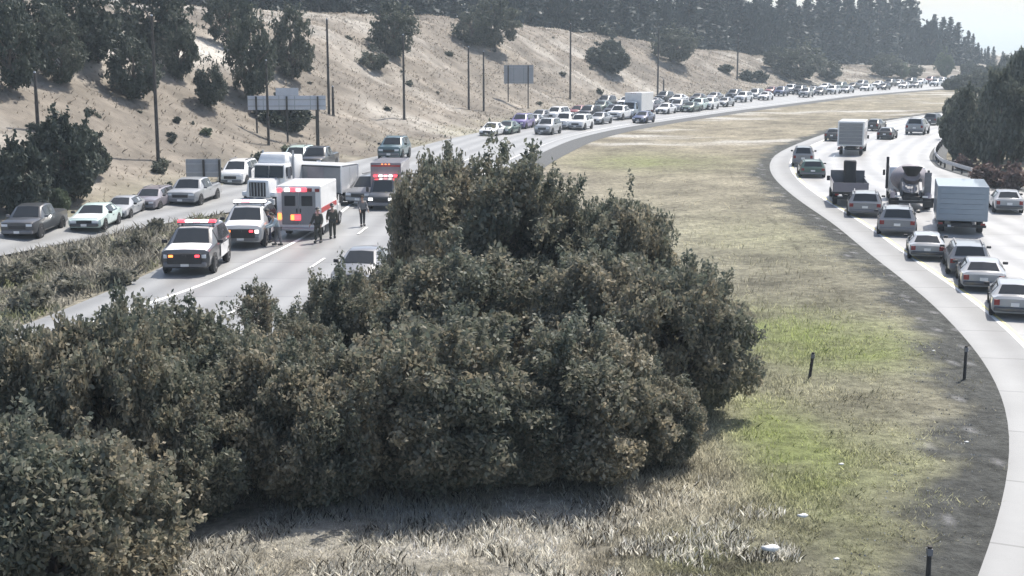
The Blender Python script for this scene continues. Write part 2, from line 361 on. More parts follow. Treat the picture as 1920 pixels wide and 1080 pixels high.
for j, t in enumerate(vk):
    V[:, j, :2] = offset(NB2, -t); V[:, j, 2] = .026 - .012 * t + .02 * fbm(V[:, j, 0], V[:, j, 1], .5, 3) * (0 < t < 3.5) - (.16 if t > 3.7 else 0)
vx, vy = V[:, :, 0].ravel(), V[:, :, 1].ravel(); tt = np.tile(vk, len(NB2)); edge = np.clip((tt - 1.05 - .6 * fbm(vx, vy, 1.9, 6) - .35 * fbm(vx, vy, .5, 2)) / .9, 0, 1)[:, None]
gc = np.array([[.066, .068, .063]]) * (1 + .18 * fbm(vx, vy, .45, 4) + .12 * fbm(vx, vy, 3, 1))[:, None]; speck = (RNG.uniform(0, 1, len(vx)) < .03)[:, None]
gc = np.where(speck, .2, gc)
o = link('gravel_verge', grid_mesh('gravel_verge', V, cols=np.clip(gc + (grass_col(vx, vy) - gc) * edge, .02, .8)), M_GROUND); tag(o, kind='structure')
strip('gravel_verge', offset(NBL, NBW), offset(NBL, NBW + 1.6), .03, .0, M_GRAV, 3)
# southbound: near part between SBL and SBM, far part between the hill foot and SBM
ys_ = np.arange(14, 97.1, 1.5)
def at_y(p, y): return np.stack([np.interp(y, p[:, 1], p[:, 0]), y], 1)
A = at_y(SBL, ys_); B = at_y(SBM, ys_)
iB = np.argmin(np.abs(SBM[:, 1] - 97)); iH = np.argmin(np.hypot(HB[:, 0] + 21.3, HB[:, 1] - 97))
fB = SBM[iB:]; ob, oi, _ = near(HB, fB)
fA = HB[np.maximum.accumulate(oi)]; kk = 9; fA = np.stack([np.convolve(np.pad(fA[:, i], kk // 2, 'edge'), np.ones(kk) / kk, 'valid') for i in range(2)], 1)
zA = np.interp(np.arange(len(fA)), [0, 12, 30], [.05, .35, .56])[:, None]
nA = len(A)
Afull = np.vstack([A[:-1], fA]); Bfull = np.vstack([B[:-1], fB])
k = np.linspace(0, 1, 9); V = np.zeros((len(Afull), 9, 3)); UV = np.zeros((len(Afull), 9, 2)); zfull = np.r_[np.full(nA - 1, .05), zA[:, 0]]
Ls = np.r_[0, np.cumsum(np.hypot(*np.diff(Bfull, axis=0).T))]
for j, t in enumerate(k):
    V[:, j, :2] = Bfull + (Afull - Bfull) * t; V[:, j, 2] = .04 + (zfull - .04) * t; UV[:, j, 0] = np.hypot(*(Afull - Bfull).T) * t; UV[:, j, 1] = Ls
o = link('southbound_road', grid_mesh('southbound_road', V, UV), M_SB); tag(o, kind='structure')
SBZ = lambda p: float(np.interp(near(SBM, [p])[0][0], [0, 16], [.04, .45 if p[1] > 112 else (.06 if p[1] < 97 else .06 + .39 * (p[1] - 97) / 15)]))
yr = np.arange(44, 106, 1.0); RA = at_y(HB, yr); RB = at_y(RMR, yr)
strip('exit_ramp', RA + np.array([-.3, 0]), RB, np.interp(yr, [44, 60, 106], [.56, .56, .50]), .028, M_SB, 5)
strip('gravel_verge', SBM, offset(SBM, 2.6), .032, -.03, M_GRAV, 3)
# painted lines
def line(name, poly, w, z, m, dash=None):
    A_, B_ = offset(poly, -w / 2), offset(poly, w / 2)
    zz = z if np.ndim(z) else np.full(len(poly), z); Q = []
    L = np.r_[0, np.cumsum(np.hypot(*np.diff(poly, axis=0).T))]
    for i in range(len(poly) - 1):
        if dash and (L[i] % dash[1]) > dash[0]: continue
        Q.append([(*A_[i], zz[i]), (*B_[i], zz[i]), (*B_[i + 1], zz[i + 1]), (*A_[i + 1], zz[i + 1])])
    o = link(name, quads_mesh(name, np.array(Q)), m); tag(o, kind='structure')
line('edge_line', offset(NBL, 2.02), .12, .046, M_YEL); line('edge_line', offset(NBL, 1.86), .16, .046, M_LINE)
for k_ in (1, 2): line('lane_line', offset(NBL, 2.0 + 3.65 * k_), .14, .052, M_LINE, (3, 12))
line('edge_line', offset(NBL, 2.0 + 3.65 * 3), .16, .055, M_LINE)
SBE = smooth_line([(-24, 33), (-18.5, 44), (-13.9, 58), (-11.7, 73), (-11, 86), (-10.8, 100), (-9.3, 116)], 1.0, 3)
line('edge_line', SBE, .22, .062, M_LINE)
e2 = offset(SBM, -1.6); line('edge_line', e2, .16, np.array([.04 + .03 * 1.6 + .02] * len(e2)), M_LINE)
e3 = offset(SBM, -5.3); line('lane_line', e3[20:], .14, np.array([SBZ(p) + .04 for p in e3[20:]]), M_LINE, (3, 12))

# ------------------------------------------------------------------ foliage meshes
def unit(n):
    v = RNG.normal(size=(n, 3)); return v / np.linalg.norm(v, axis=1)[:, None]
def leaves(C, size, upbias=.3, droop=0):
    n = len(C); a = unit(n); a[:, 2] = a[:, 2] * (1 - droop) - droop * .6; a /= np.linalg.norm(a, axis=1)[:, None]
    nrm = unit(n); nrm[:, 2] += upbias; b = np.cross(nrm, a); b /= np.linalg.norm(b, axis=1)[:, None] + 1e-9
    s = size * RNG.uniform(.6, 1.4, n)[:, None]
    return np.stack([C - a * s * .5, C + b * s * .28, C + a * s * .55, C - b * s * .28], 1)
def crown(name, nl, per, leaf, rx=1, rz=1, lump=(.2, .34), seed=0, droop=0.2, flat=.25):
    """lumpy crown, radius ~1 across, spanning z 0..2*rz; leaves thrown over many sub-clumps with gaps between them"""
    Cs = unit(nl) * (RNG.uniform(.45, 1, nl) ** .5)[:, None]; Cs[:, 2] = np.where(Cs[:, 2] < -flat, Cs[:, 2] * .55 - flat * .3, Cs[:, 2])
    Cs *= np.array([.82 * rx, .82 * rx, .82 * rz]); pts = []
    for c in Cs:
        r = RNG.uniform(*lump); k = int(per * (r / np.mean(lump)) ** 2)
        v = unit(k); v[:, 2] *= .8
        pts.append(c + v * r * (RNG.uniform(.25, 1.08, k) ** .6)[:, None])
    for c in unit(nl) * np.array([.86 * rx, .86 * rx, .86 * rz]):
        if c[2] < -.2: continue
        L_ = RNG.uniform(.08, .22); d = c / np.linalg.norm(c) + RNG.normal(size=3) * .35 + np.array([0, 0, .35]); k = int(per * .16)
        pts.append(c + d * (RNG.uniform(0, 1, k) * L_)[:, None] + RNG.normal(size=(k, 3)) * .035)
    Cn = np.vstack(pts); zmin = np.percentile(Cn[:, 2], .5); Cn[:, 2] -= zmin
    return quads_mesh(name, leaves(Cn, leaf, droop=droop))
def trunk_mesh(name, h=1.0, r=.05, limbs=5, spread=.5, base=.4):
    bm = bmesh.new(); add_tube(bm, [(0, 0, -.05), (.01, .0, h * .3), (-.02, .02, h * .65), (.0, -.01, h)], [r * 1.35, r, r * .7, r * .3], 8)
    for i in range(limbs):
        a = i * 2.4 + random.random(); z0 = h * (base + .4 * i / limbs)
        add_tube(bm, [(0, 0, z0), (math.cos(a) * spread * .5, math.sin(a) * spread * .5, z0 + h * .2), (math.cos(a) * spread, math.sin(a) * spread, z0 + h * .33)], [r * .55, r * .35, r * .12], 6)
    return bm_mesh(name, bm, 60)
BIG = [crown('shrub_crown', 110, 640, .052, lump=(.13, .29), rz=.95) for _ in range(3)]
MIDC = [crown('tree_crown', 46, 210, .13, lump=(.18, .34), rz=1.0) for _ in range(3)]
LOOSE = [crown('tree_crown', 80, 85, .10, lump=(.10, .24), rz=1.05) for _ in range(3)]
SMALL = [crown('bush_crown', 16, 70, .26, lump=(.28, .42), rz=.75) for _ in range(3)]
def conifer(name, tiers=26):
    pts = []; zs = np.linspace(.06, .99, tiers)
    for z in zs:
        r = .20 * (1 - z) ** .8 * RNG.uniform(.75, 1.2) + .012; nb = int(6 + 12 * (1 - z))
        for a in RNG.uniform(0, 2 * math.pi, nb):
            rr = r * RNG.uniform(.65, 1.2)
            for t in np.linspace(.15, 1, max(3, int(rr / .03))): pts.append((math.cos(a) * rr * t, math.sin(a) * rr * t, z - rr * t * .32 + RNG.normal() * .006))
    return quads_mesh(name, leaves(np.array(pts), .062, upbias=.8, droop=.3))
CONI = [conifer('conifer_crown') for _ in range(3)]
TRK = [trunk_mesh('trunk') for _ in range(2)]; BTRK = [trunk_mesh('stem', 1, .03, 14, .34, .15) for _ in range(2)]; CTRK = trunk_mesh('trunk', 1, .016, 0)
MATCROWN = {}
def crown_variant(me, m):
    k = (me.name, m.name)
    if k not in MATCROWN:
        c = me.copy(); c.materials.clear(); c.materials.append(m); MATCROWN[k] = c
    return MATCROWN[k]
def tree(name, loc, h, r, m, label, cat='tree', group=None, pool=MIDC, bare=.12, i=None):
    """r = crown radius, h = total height, bare = fraction of clear trunk"""
    i = random.randrange(3) if i is None else i
    t = thing(name, label, cat, loc, random.random() * 6.28, group)
    if pool is CONI:
        c = kid('crown', crown_variant(CONI[i], m), m, t); c.scale = (h * r, h * r, h); tr = kid('trunk', CTRK, M_BARK, t); tr.scale = (h, h, h * .9)
    else:
        me = pool[i]; c = kid('crown', crown_variant(me, m), m, t); zt = me.get('zt') or max(v.co.z for v in me.vertices); me['zt'] = zt
        ar = random.uniform(.88, 1.14); c.scale = (r * ar, r / ar, h * (1 - bare) / zt); c.location = (0, 0, h * bare)
        tr = kid('trunk', (TRK if bare > .1 else BTRK)[i % 2], M_BARK, t); tr.scale = (h * .7, h * .7, h * .72)
    return t

# ------------------------------------------------------------------ the big shrubs in the median
SH = [ # px, base py, top py, radius px, label
 (925, 610, 232, 165, 'tallest shrub of the median clump, its top reaching the far queue of cars'),
 (820, 590, 262, 100, 'shrub crown at the road edge beside the walking man, left shoulder of the tallest one'),
 (1165, 640, 322, 120, 'grey green shrub on the right shoulder of the tallest median shrub'),
 (1040, 600, 300, 110, 'shrub squeezed between the tallest median shrub and its right neighbour'),
 (1270, 775, 470, 140, 'rightmost shrub of the median clump, beside the bright green grass patch'),
 (1130, 735, 415, 165, 'broad shrub behind the front row, below the tallest one on the right'),
 (1090, 895, 545, 190, 'brown tinged front shrub whose dark base overlooks the straw grass on the right'),
 (810, 925, 560, 195, 'front shrub in the middle of the clump with yellowish leaf tips'),
 (860, 740, 420, 170, 'dark shrub in the hollow below the tallest one'),
 (650, 730, 462, 110, 'shrub hiding the half covered car on the highway'),
 (600, 945, 620, 150, 'low front shrub left of the middle with a deep shaded base'),
 (455, 930, 568, 150, 'shrub below the lane line of the southbound highway'),
 (560, 790, 545, 110, 'small rear shrub poking up at the highway edge line'),
 (225, 985, 528, 165, 'shrub in front of the grassy gore at the left'),
 (60, 975, 535, 150, 'leftmost tall shrub with yellow flowering tips at the frame edge'),
 (330, 985, 640, 140, 'low shrub between the two left shrubs, seed heads pale'),
 (105, 1190, 745, 230, 'nearest shrub, filling the lower left corner'),
 (-60, 1120, 700, 150, 'shrub cut off by the left frame edge above the nearest one'),
 (1225, 880, 655, 95, 'small front shrub at the right end of the clump, over the dead brush'),
 (310, 900, 540, 165, 'shrub right of the left hand pair, under the police car'),
 (430, 860, 556, 120, 'shrub whose top lies under the lane line of the highway'),
 (720, 700, 455, 90, 'narrow shrub between the half covered car and the tallest shrub'),
 (960, 915, 660, 130, 'low dark shrub at the foot of the clump facing the straw grass'),
]
for i, (px, pb, pt, pr, lab) in enumerate(SH):
    pb = pb - 18 if pb > 850 else pb; x, y = G(px, pb); s_ = (pb - 90) / H; h = (H - (pt - 90) / s_) * 1.06
    tree('large_shrub', (x, y, -.12), h, pr / s_, L_NEAR, lab, 'shrub', 'large shrubs growing in the median', BIG, .03, i % 3)
x, y = G(484, 650); tree('sapling', (x, y, -.1), 2.7, .75, L_NEAR, 'thin sapling standing dark against the pale highway lane', 'shrub', pool=LOOSE, bare=.2)
for (px, pb, pt, r_, lab) in [(272, 470, 418, 24, 'tall grey green weed bush on the gore left of the nearer police car'), (292, 436, 402, 16, 'small weed bush at the tip of the gore'), (232, 476, 440, 26, 'weed bush in the middle of the gore'), (160, 492, 452, 28, 'weed bush on the gore under the mint car'),
                              (95, 505, 462, 32, 'weed bush on the gore below the leftmost pickup'), (30, 530, 478, 36, 'weed bush on the gore at the left frame edge'), (130, 548, 498, 36, 'low broad weed bush on the gore above the left shrubs'), (220, 535, 488, 34, 'weed bush on the gore edge left of the police car wheels'), (60, 580, 520, 44, 'olive weed bush on the gore right over the leftmost shrub')]:
    x, y = G(px, pb); s_ = F / y; tree('weed_bush', (x, y, -.1), (pb - pt) / s_, r_ / s_, L_WEED, lab, 'bush', 'weed bushes on the gore', SMALL, .02)

# ------------------------------------------------------------------ trees and bushes on the hill
def tree_px(px, pb, pt, rpx, m, label, cat='tree', group='trees on the dry hill', name='hill_tree', pool=MIDC, bare=.12):
    p = T(px, pb); s_ = F / p[1]; h = (pb - pt) / s_
    return tree(name, (p[0], p[1], p[2] - .2), h, rpx / s_, m, label, cat, group, pool, bare)
HT = [
 (20, 175, -20, 60, L_DARK, 'dark hill tree at the left frame edge on the bleached lip'), (118, 165, 15, 46, L_HILL, 'hill tree second from the left frame edge, above the bleached lip'),
 (185, 120, -15, 36, L_DARK, 'thin crowned hill tree left of the dark dense one'), (252, 192, 60, 55, L_DARK, 'dark dense tree standing right on the bleached lip beside a pole'),
 (335, 150, 5, 42, L_HILL, 'pale twigged tree right of the dark dense one on the lip'), (395, 205, 95, 36, L_DARK, 'small dark tree left of the big grey leaved pair'),
 (472, 190, 5, 50, L_HILL, 'left tree of the big grey leaved pair above the guide sign'), (548, 150, 5, 50, L_HILL, 'right tree of the big grey leaved pair above the guide sign'),
 (430, 90, -40, 44, L_DARK, 'tree behind the grey leaved pair, cut by the top of the frame'), (150, 120, -60, 80, L_DARK, 'tall dark tree in the upper left wood'), (290, 110, -60, 80, L_DARK, 'tall dark tree filling the gap above the dense one'),
 (50, 110, -60, 80, L_DARK, 'tall dark tree in the upper left corner'), (740, 112, -12, 48, L_HILL, 'lone hill tree in the middle of the dry slope beside a tall pole'), (700, 130, 85, 34, L_HILL, 'low bush crown at the foot of the lone slope tree'),
 (928, 92, -14, 52, L_HILL, 'rounded tree on the crest above the twin posted sign'), (885, 85, 5, 36, L_HILL, 'small tree left of the rounded crest tree'), (1012, 44, -25, 40, L_HILL, 'crest tree cut by the frame top, left of the pale path'),
 (1085, 42, -30, 34, L_HILL, 'narrow crest tree on the pale path'), (1265, 118, 42, 45, L_HILL, 'dark leaning tree on the slope above the white truck of the queue'), (1222, 60, 26, 22, L_HILL, 'little round tree on the crest left of the leaning one'),
 (1372, 68, 24, 30, L_HILL, 'pale round tree on the crest before the blue wood'), (1500, 152, 66, 50, L_HILL, 'willow like tree beside the queue at the bend'), (1555, 150, 112, 26, L_HILL, 'bushy tree at the right foot of the willow like one'),
 (1455, 132, 82, 26, L_DARK, 'small dark tree left of the willow like one'), (1662, 145, 98, 34, L_HILL, 'pale green tree over the far end of the queue'), (1770, 146, 85, 20, L_PALE, 'slim pale tree at the far end of the highway'), (1715, 146, 118, 18, L_HILL, 'small tree before the end of the blue wood'),
 (1690, 147, 112, 18, L_PALE, 'pale shrub like tree right of the far queue trees'),
]
for a in HT: tree_px(*a, pool=LOOSE, bare=.08)
for (px, pb, pt, r_, lab) in [(1140, 134, 70, 44, 'rounded dark bush in the middle of the dry slope'), (1145, 70, 38, 24, 'dark bush on the crest path above the rounded one'), (530, 242, 168, 55, 'dark bush under the pale guide sign with the exit tab'),
                              (1400, 152, 128, 17, 'low bush at the slope foot by the silver car'), (1425, 152, 130, 18, 'low bush right next to another one at the slope foot'), (1360, 135, 118, 18, 'twin topped scrub bush above the queue')]:
    tree_px(px, pb, pt, r_, L_DARK, lab, 'bush', 'bushes on the dry hill', 'hill_bush', SMALL if r_ < 30 else MIDC, .02)
for (px, pb, pt, r_, m_, lab) in [(120, 380, 190, 70, L_DARK, 'tall dark tree at the foot of the hill by the exit ramp'), (40, 402, 235, 55, L_DARK, 'dark tree at the left frame edge by the exit ramp'), (165, 330, 225, 40, L_HILL, 'narrow tree right behind the ramp side trees'),
                                  (75, 395, 285, 22, L_PALE, 'pale green stalky bush in front of the dark ramp trees'), (55, 402, 318, 16, L_PALE, 'short pale green plant at the ramp edge beside the stalky bush'), (110, 398, 345, 22, L_PALE, 'olive low bush by the ramp at the foot of the dark trees')]:
    tree_px(px, pb, pt, r_, m_, lab, 'tree' if m_ is not L_PALE else 'bush', 'trees beside the exit ramp', 'ramp_tree' if m_ is not L_PALE else 'ramp_bush', MIDC, .05)
# small scrub all over the slope
for _ in range(28):
    px = random.uniform(560, 1640); cy = np.interp(px, [560, 620, 850, 1000, 1230, 1420, 1640], [60, 60, 75, 60, 65, 85, 112]); by = np.interp(px, [560, 770, 940, 1180, 1420, 1640], [290, 262, 226, 186, 166, 152])
    py = random.uniform(cy, by - 4); p = T(px, py); rr = random.uniform(.25, .8)
    tree('scrub_bush', (p[0], p[1], p[2] - .1), rr * random.uniform(1., 1.6), rr, random.choice([L_DARK, L_HILL, L_HILL]), 'small scrub bush dotted on the dry grass slope', 'bush', 'scrub bushes dotted on the slope', SMALL, .02)
for _ in range(22):
    px = random.uniform(10, 640); py = random.uniform(205, 350); p = T(px, py); rr = random.uniform(.25, .7)
    if p[2] < .5: continue
    tree('scrub_bush', (p[0], p[1], p[2] - .1), rr * random.uniform(1., 1.6), rr, random.choice([L_DARK, L_HILL, L_PALE]), 'small scrub bush on the cut slope over the exit ramp', 'bush', 'scrub bushes on the cut slope', SMALL, .02)
# conifer wood behind the crest
nc = 0
def forest(i, u, h):
    global nc
    p = HB[i] + NH[i] * u; z = float(ground_z(p[0], p[1])[0])
    if random.random() < .22:
        tree('wood_tree', (p[0], p[1], z - .3), h * .8, h * random.uniform(.2, .3), L_CON, 'round crowned dark tree among the conifers behind the hill crest', 'tree', 'broad trees of the wood behind the crest', MIDC, .05); return
    tree('conifer', (p[0], p[1], z - .3), h, random.uniform(.9, 1.5), L_CON, 'dark conifer in the blue hazy wood behind the hill crest', 'tree', 'conifers of the wood behind the crest', CONI); nc += 1
HQ = HB + NH * (HBi_Wc + 12)[:, None]; HPX = 960 + F * HQ[:, 0] / HQ[:, 1]
for row, (du, sp) in enumerate([(6, 3.6), (11, 4.0), (18, 4.6), (27, 5.5)]):
    sacc = 0
    for i in range(1, len(HB)):
        sacc += 1.5; px = HPX[i]
        if px < 430 or px > 1850 or sacc < sp * random.uniform(.8, 1.3) * (1.0 if px > 1080 else 1.7): continue
        if px < 1080 and row in (0, 2): continue
        sacc = 0
        h = np.interp(px, [430, 1080, 1500, 1640, 1700, 1745, 1770, 1810, 1850], [16, 18, 20, 23, 22.5, 17, 13, 8, 6]) * random.uniform(.74, 1.14)
        if row >= 2: h *= 1.12
        if px > 1500 and random.random() < .12: h *= 1.25
        forest(i, HBi_Wc[i] + du + random.uniform(-2, 2), h)
# right hand trees beyond the northbound road
for (px, pb, pt, r_, lab) in [(1805, 300, 150, 42, 'grey green tree at the guard rail bend'), (1870, 315, 118, 50, 'tall tree at the right frame edge over the on ramp'), (1842, 290, 165, 45, 'tree filling the gap behind the guard rail tree'),
                              (1915, 300, 66, 45, 'tallest tree, cut off by the right frame edge'), (1790, 262, 165, 28, 'slim tree at the left end of the right hand tree row'), (1850, 250, 150, 40, 'rear tree of the right hand row'), (1975, 320, 60, 60, 'tree beyond the right frame edge')]:
    x, y = G(px, pb); s_ = F / y; tree('roadside_tree', (x, y, -.1), (pb - pt) / s_, r_ / s_, L_SIDE, lab, 'tree', 'trees beyond the northbound road', MIDC, .03)
for (px, pb, pt, r_, lab) in [(1850, 352, 298, 36, 'red brown bush at the on ramp under the right hand trees'), (1895, 356, 292, 34, 'red brown bush cut by the right frame edge'), (1815, 318, 285, 26, 'grey tan brush right behind the guard rail')]:
    x, y = G(px, pb); s_ = F / y; tree('brown_bush', (x, y, -.1), (pb - pt) / s_, r_ / s_, L_RED, lab, 'bush', 'brown bushes by the on ramp', SMALL, .02)
for (px, pb, pt, r_) in [(1790, 120, 106, 22), (1825, 119, 108, 26), (1868, 118, 104, 26), (1905, 118, 100, 28), (1950, 118, 96, 30), (1815, 150, 112, 16), (1838, 150, 120, 18), (1860, 151, 114, 20), (1885, 151, 100, 20), (1910, 152, 90, 22), (1940, 152, 84, 26), (1800, 172, 138, 22), (1830, 175, 128, 26), (1862, 180, 118, 26), (1780, 168, 145, 16), (1900, 185, 95, 30)]:
    x, y = G(px, pb); s_ = F / y; tree('far_tree', (x, y, -.1), (pb - pt) / s_, r_ / s_, L_HILL, 'far hazy tree between the two roads at the horizon', 'tree', 'far trees at the end of the roads', MIDC, .05)

# ------------------------------------------------------------------ grass (stuff)
def blades(name, X, Y, Z, hgt, wid, cols, m, lean=.5):
    n = len(X); a = RNG.uniform(0, 2 * math.pi, n); dx, dy = np.cos(a) * wid / 2, np.sin(a) * wid / 2
    b = RNG.uniform(0, 2 * math.pi, n); l = RNG.uniform(.05, lean, n) * hgt; tx, ty = np.cos(b) * l, np.sin(b) * l
    B = np.stack([X, Y, Z], 1); d = np.stack([dx, dy, 0 * dx], 1)
    mid = B + np.stack([tx * .35, ty * .35, hgt * .6], 1); tip = B + np.stack([tx, ty, hgt], 1)
    o = link(name, quads_mesh(name, np.stack([B - d, B + d, mid + d * .8, tip, mid - d * .8], 1), 5, cols), m); tag(o, kind='stuff'); return o
def scatter_med(n, y0, y1, px0, px1):
    # even in the picture: more per square metre close by
    py = np.sqrt(RNG.uniform(0, 1, n)) * (y1 - y0) + y0; px = RNG.uniform(px0, px1, n); v = (540 - py) / F
    dz = -math.sin(PITCH) + v * math.cos(PITCH); t = -H / dz; return (px - 960) / F * t, (math.cos(PITCH) + v * math.sin(PITCH)) * t
def off_road(X, Y, m=1.9):
    q = np.stack([X, Y], 1); D, I, s = near(NBL[::2], q); ok = ~((s > 0) | (D < m))
    D, I, s = near(SBM[::2], q); return ok & (s > 0) & (D > 1.3)
X, Y = scatter_med(230000, 300, 1130, 200, 1930); ok = off_road(X, Y, .5) & (RNG.uniform(0, 1, len(X)) < np.clip((near(NBL[::2], np.stack([X, Y], 1))[0] - .9) / 2.2, .03, 1)); X, Y = X[ok], Y[ok]
cl = np.clip(.6 + .5 * fbm(X, Y, 1.1, 12), 0.05, 1) * np.interp(Y, [45, 90, 200], [1, .55, .4]); keep = RNG.uniform(0, 1, len(X)) < cl; X, Y = X[keep], Y[keep]
c = grass_col(X, Y) * RNG.uniform(1.2, 2.7, len(X))[:, None]
hg = RNG.uniform(.04, .17, len(X)) * (1 + .5 * np.clip(fbm(X, Y, 1.6, 3), -.5, 1)) * np.clip(.7 + (Y - 25) / 120, .7, 1.3)
blades('median_grass', X, Y, np.full(len(X), -.12), hg + .08, np.interp(Y, [25, 80, 200], [.018, .035, .08]), np.clip(c, .02, .75), M_GRASS, 1.0)
# tall dead weeds close to the camera
X, Y = scatter_med(26000, 880, 1130, 250, 1500); ok = off_road(X, Y); X, Y = X[ok], Y[ok]; ok = fbm(X, Y, .9, 21) > .0; X, Y = X[ok], Y[ok]
c = np.where(RNG.uniform(0, 1, len(X))[:, None] < .28, np.array([[.06, .055, .045]]), np.array([[.66, .64, .57]])) * RNG.uniform(.6, 1.3, len(X))[:, None]
blades('dead_weeds', X, Y, np.full(len(X), -.1), RNG.uniform(.10, .30, len(X)), np.full(len(X), .026), np.clip(c, .02, .75), M_GRASS, 1.0)
# weeds on the gore between ramp and highway, and along the ramp
X = RNG.uniform(-30, -13, 26000); Y = RNG.uniform(38, 87, 26000)
lx = np.interp(Y, SBL[:, 1], SBL[:, 0]); rx = np.interp(Y, RMR[:, 1], RMR[:, 0]); ok = (X < lx - .3) & (X > rx + .3); X, Y = X[ok], Y[ok]
c = np.array([[.23, .222, .19]]) * RNG.uniform(.45, 1.6, len(X))[:, None] * (1 + .2 * fbm(X, Y, 1.2, 3))[:, None]
gs = np.clip(fbm(X, Y, 1.7, 17), 0, 1)[:, None]; c = c + (np.array([[.20, .23, .10]]) - c) * gs * .6
blades('gore_weeds', X, Y, np.full(len(X), -.1), RNG.uniform(.1, .45, len(X)) * (1 + .6 * np.clip(fbm(X, Y, 1.5, 5), -.6, 1)) + .1, np.full(len(X), .07), np.clip(c, .02, .7), M_GRASS, 1.2)
# loose stones on the gravel verge
n = 7000; i = RNG.integers(0, len(NB2), n); p = NB2[i] + normals(NB2)[i] * -(RNG.uniform(.05, 2.6, n)[:, None]); ok = (p[:, 1] > 22) & (p[:, 1] < 120); p = p[ok]; n = len(p)
r_ = RNG.uniform(.012, .036, n)[:, None]; th = RNG.uniform(0, 6.28, n); base = np.c_[p, np.full(n, .0)]
ring = [base + r_ * np.stack([np.cos(th + a), np.sin(th + a), 0 * th], 1) for a in (0, 2.1, 4.2)]; top = base + np.c_[RNG.normal(size=(n, 2)) * .01, r_[:, 0] * RNG.uniform(.7, 1.1, n) + .01]
Q = np.concatenate([np.stack([ring[k_], ring[(k_ + 1) % 3], top], 1) for k_ in range(3)])
c = np.tile(np.array([[.26, .26, .25]]) * RNG.uniform(.3, 2.0, n)[:, None], (3, 1))
o = link('gravel_stones', quads_mesh('gravel_stones', Q, 3, c), M_HILL); tag(o, kind='stuff')
# dry grass on the hill
i = RNG.integers(0, len(HB), 60000); u = RNG.uniform(.3, 48, 60000); pp = HB[i] + NH[i] * u[:, None] + RNG.normal(size=(60000, 2)) * .6
pxs = 960 + F * pp[:, 0] / pp[:, 1]; ok = (pxs > -60) & (pxs < 1700); i, u, pp = i[ok], u[ok], pp[ok]
D, I, s = near(HB, pp); zz = hill_prof(D, I, pp[:, 0], pp[:, 1]); ok = (s < 0); pp, zz, u = pp[ok], zz[ok], u[ok]
c = hill_col(pp[:, 0], pp[:, 1], u) * RNG.uniform(1.0, 1.5, len(u))[:, None]
blades('hill_grass', pp[:, 0], pp[:, 1], zz - .15, RNG.uniform(.08, .3, len(u)) + .15, np.interp(pp[:, 1], [70, 300], [.08, .3]), np.clip(c, .02, .75), M_GRASS, 1.6)

# ------------------------------------------------------------------ poles, signs, guard rail, posts
def pole(px, pb, pt, label, r=.13, lamp=False):
    p = T(px, pb); s_ = F / p[1]; h = (pb - pt) / s_
    t = thing('utility_pole', label, 'pole', tuple(p), 0, 'dark poles along the hill foot')
    tube('shaft', [(0, 0, -.5), (0, 0, h * .5), (0, 0, h)], [r * 1.15, r, r * .75], M_WOOD, t, 10)
    bm = bmesh.new(); add_tube(bm, [(0, 0, h), (0, 0, h + .12)], [r * .85, r * .5], 8); kid('cap', bm_mesh('cap', bm, 40), M_GALV, t)
for a in [(72, 250, 142, 'leftmost dark pole, in front of the dark ramp trees'), (297, 305, 40, 'tall pole right of the dense dark tree on the lip'), (504, 275, 120, 'pole carrying up past the left half of the guide sign', .11),
          (617, 215, 42, 'tall pole on the open slope right of the grey leaved trees'), (625, 218, 165, 'short pole hard beside the foot of the tall slope pole'), (595, 275, 185, 'pole at the right end of the guide sign', .1),
          (758, 225, 70, 'tall pole beside the lone slope tree'), (879, 206, 92, 'left pole of the close pair on the slope'), (907, 209, 100, 'right pole of the close pair on the slope'),
          (1069, 187, 50, 'pole right of the twin posted sign', .15), (1233, 178, 55, 'pole before the leaning slope tree, over the queue', .16), (1244, 178, 150, 'short stub pole by the queue', .16), (1382, 150, 68, 'farthest pole, before the pale crest tree', .18)]: pole(*a)
def sign(name, label, px0, px1, py0, py1, pbase, posts, m, tab=None, dgap=0):
    c = T((px0 + px1) / 2, pbase); s_ = F / c[1]; cx = (px0 + px1) / 2
    t = thing(name, label, 'road sign', (c[0], c[1], c[2]), math.atan2(-c[0], c[1]) * .6, 'road signs seen from behind')
    w_ = (px1 - px0) / s_; z1 = (pbase - py0) / s_; z0 = (pbase - py1) / s_
    n = max(2, round(w_ / 1.4)); pw = w_ / n
    for k_ in range(n): box('panel', (-w_ / 2 + pw * (k_ + .5), 0, (z0 + z1) / 2), (pw - .03, .05, z1 - z0), m, t)
    box('sign_face', (0, .06, (z0 + z1) / 2), (w_ - .02, .03, z1 - z0 - .02), M_SIGNG, t)
    for zz_ in (z0 + .35, z1 - .35): box('stiffener', (0, -.06, zz_), (w_, .06, .09), M_GALV, t)
    for p_ in posts: box('post', ((p_ - cx) / s_, -.14, z1 / 2 - .3), (.16, .1, z1 + .5), M_WOOD, t)
    if tab:
        a, b, ty = tab; box('exit_tab', (((a + b) / 2 - cx) / s_, 0, z1 + (py0 - ty) / s_ / 2 + .01), ((b - a) / s_, .05, (py0 - ty) / s_), m, t)
sign('guide_sign', 'wide pale guide sign seen from behind with an exit tab on top', 468, 612, 181, 207, 268, (484, 540, 597), M_SIGNL, (520, 562, 167))
sign('road_sign', 'square grey road sign back on two dark posts on the slope', 945, 1000, 124, 158, 199, (953, 990), M_SIGN)
sign('road_sign', 'grey road sign back low behind the silver pickup on the ramp', 351, 416, 311, 345, 362, (384, 413), M_SIGN)
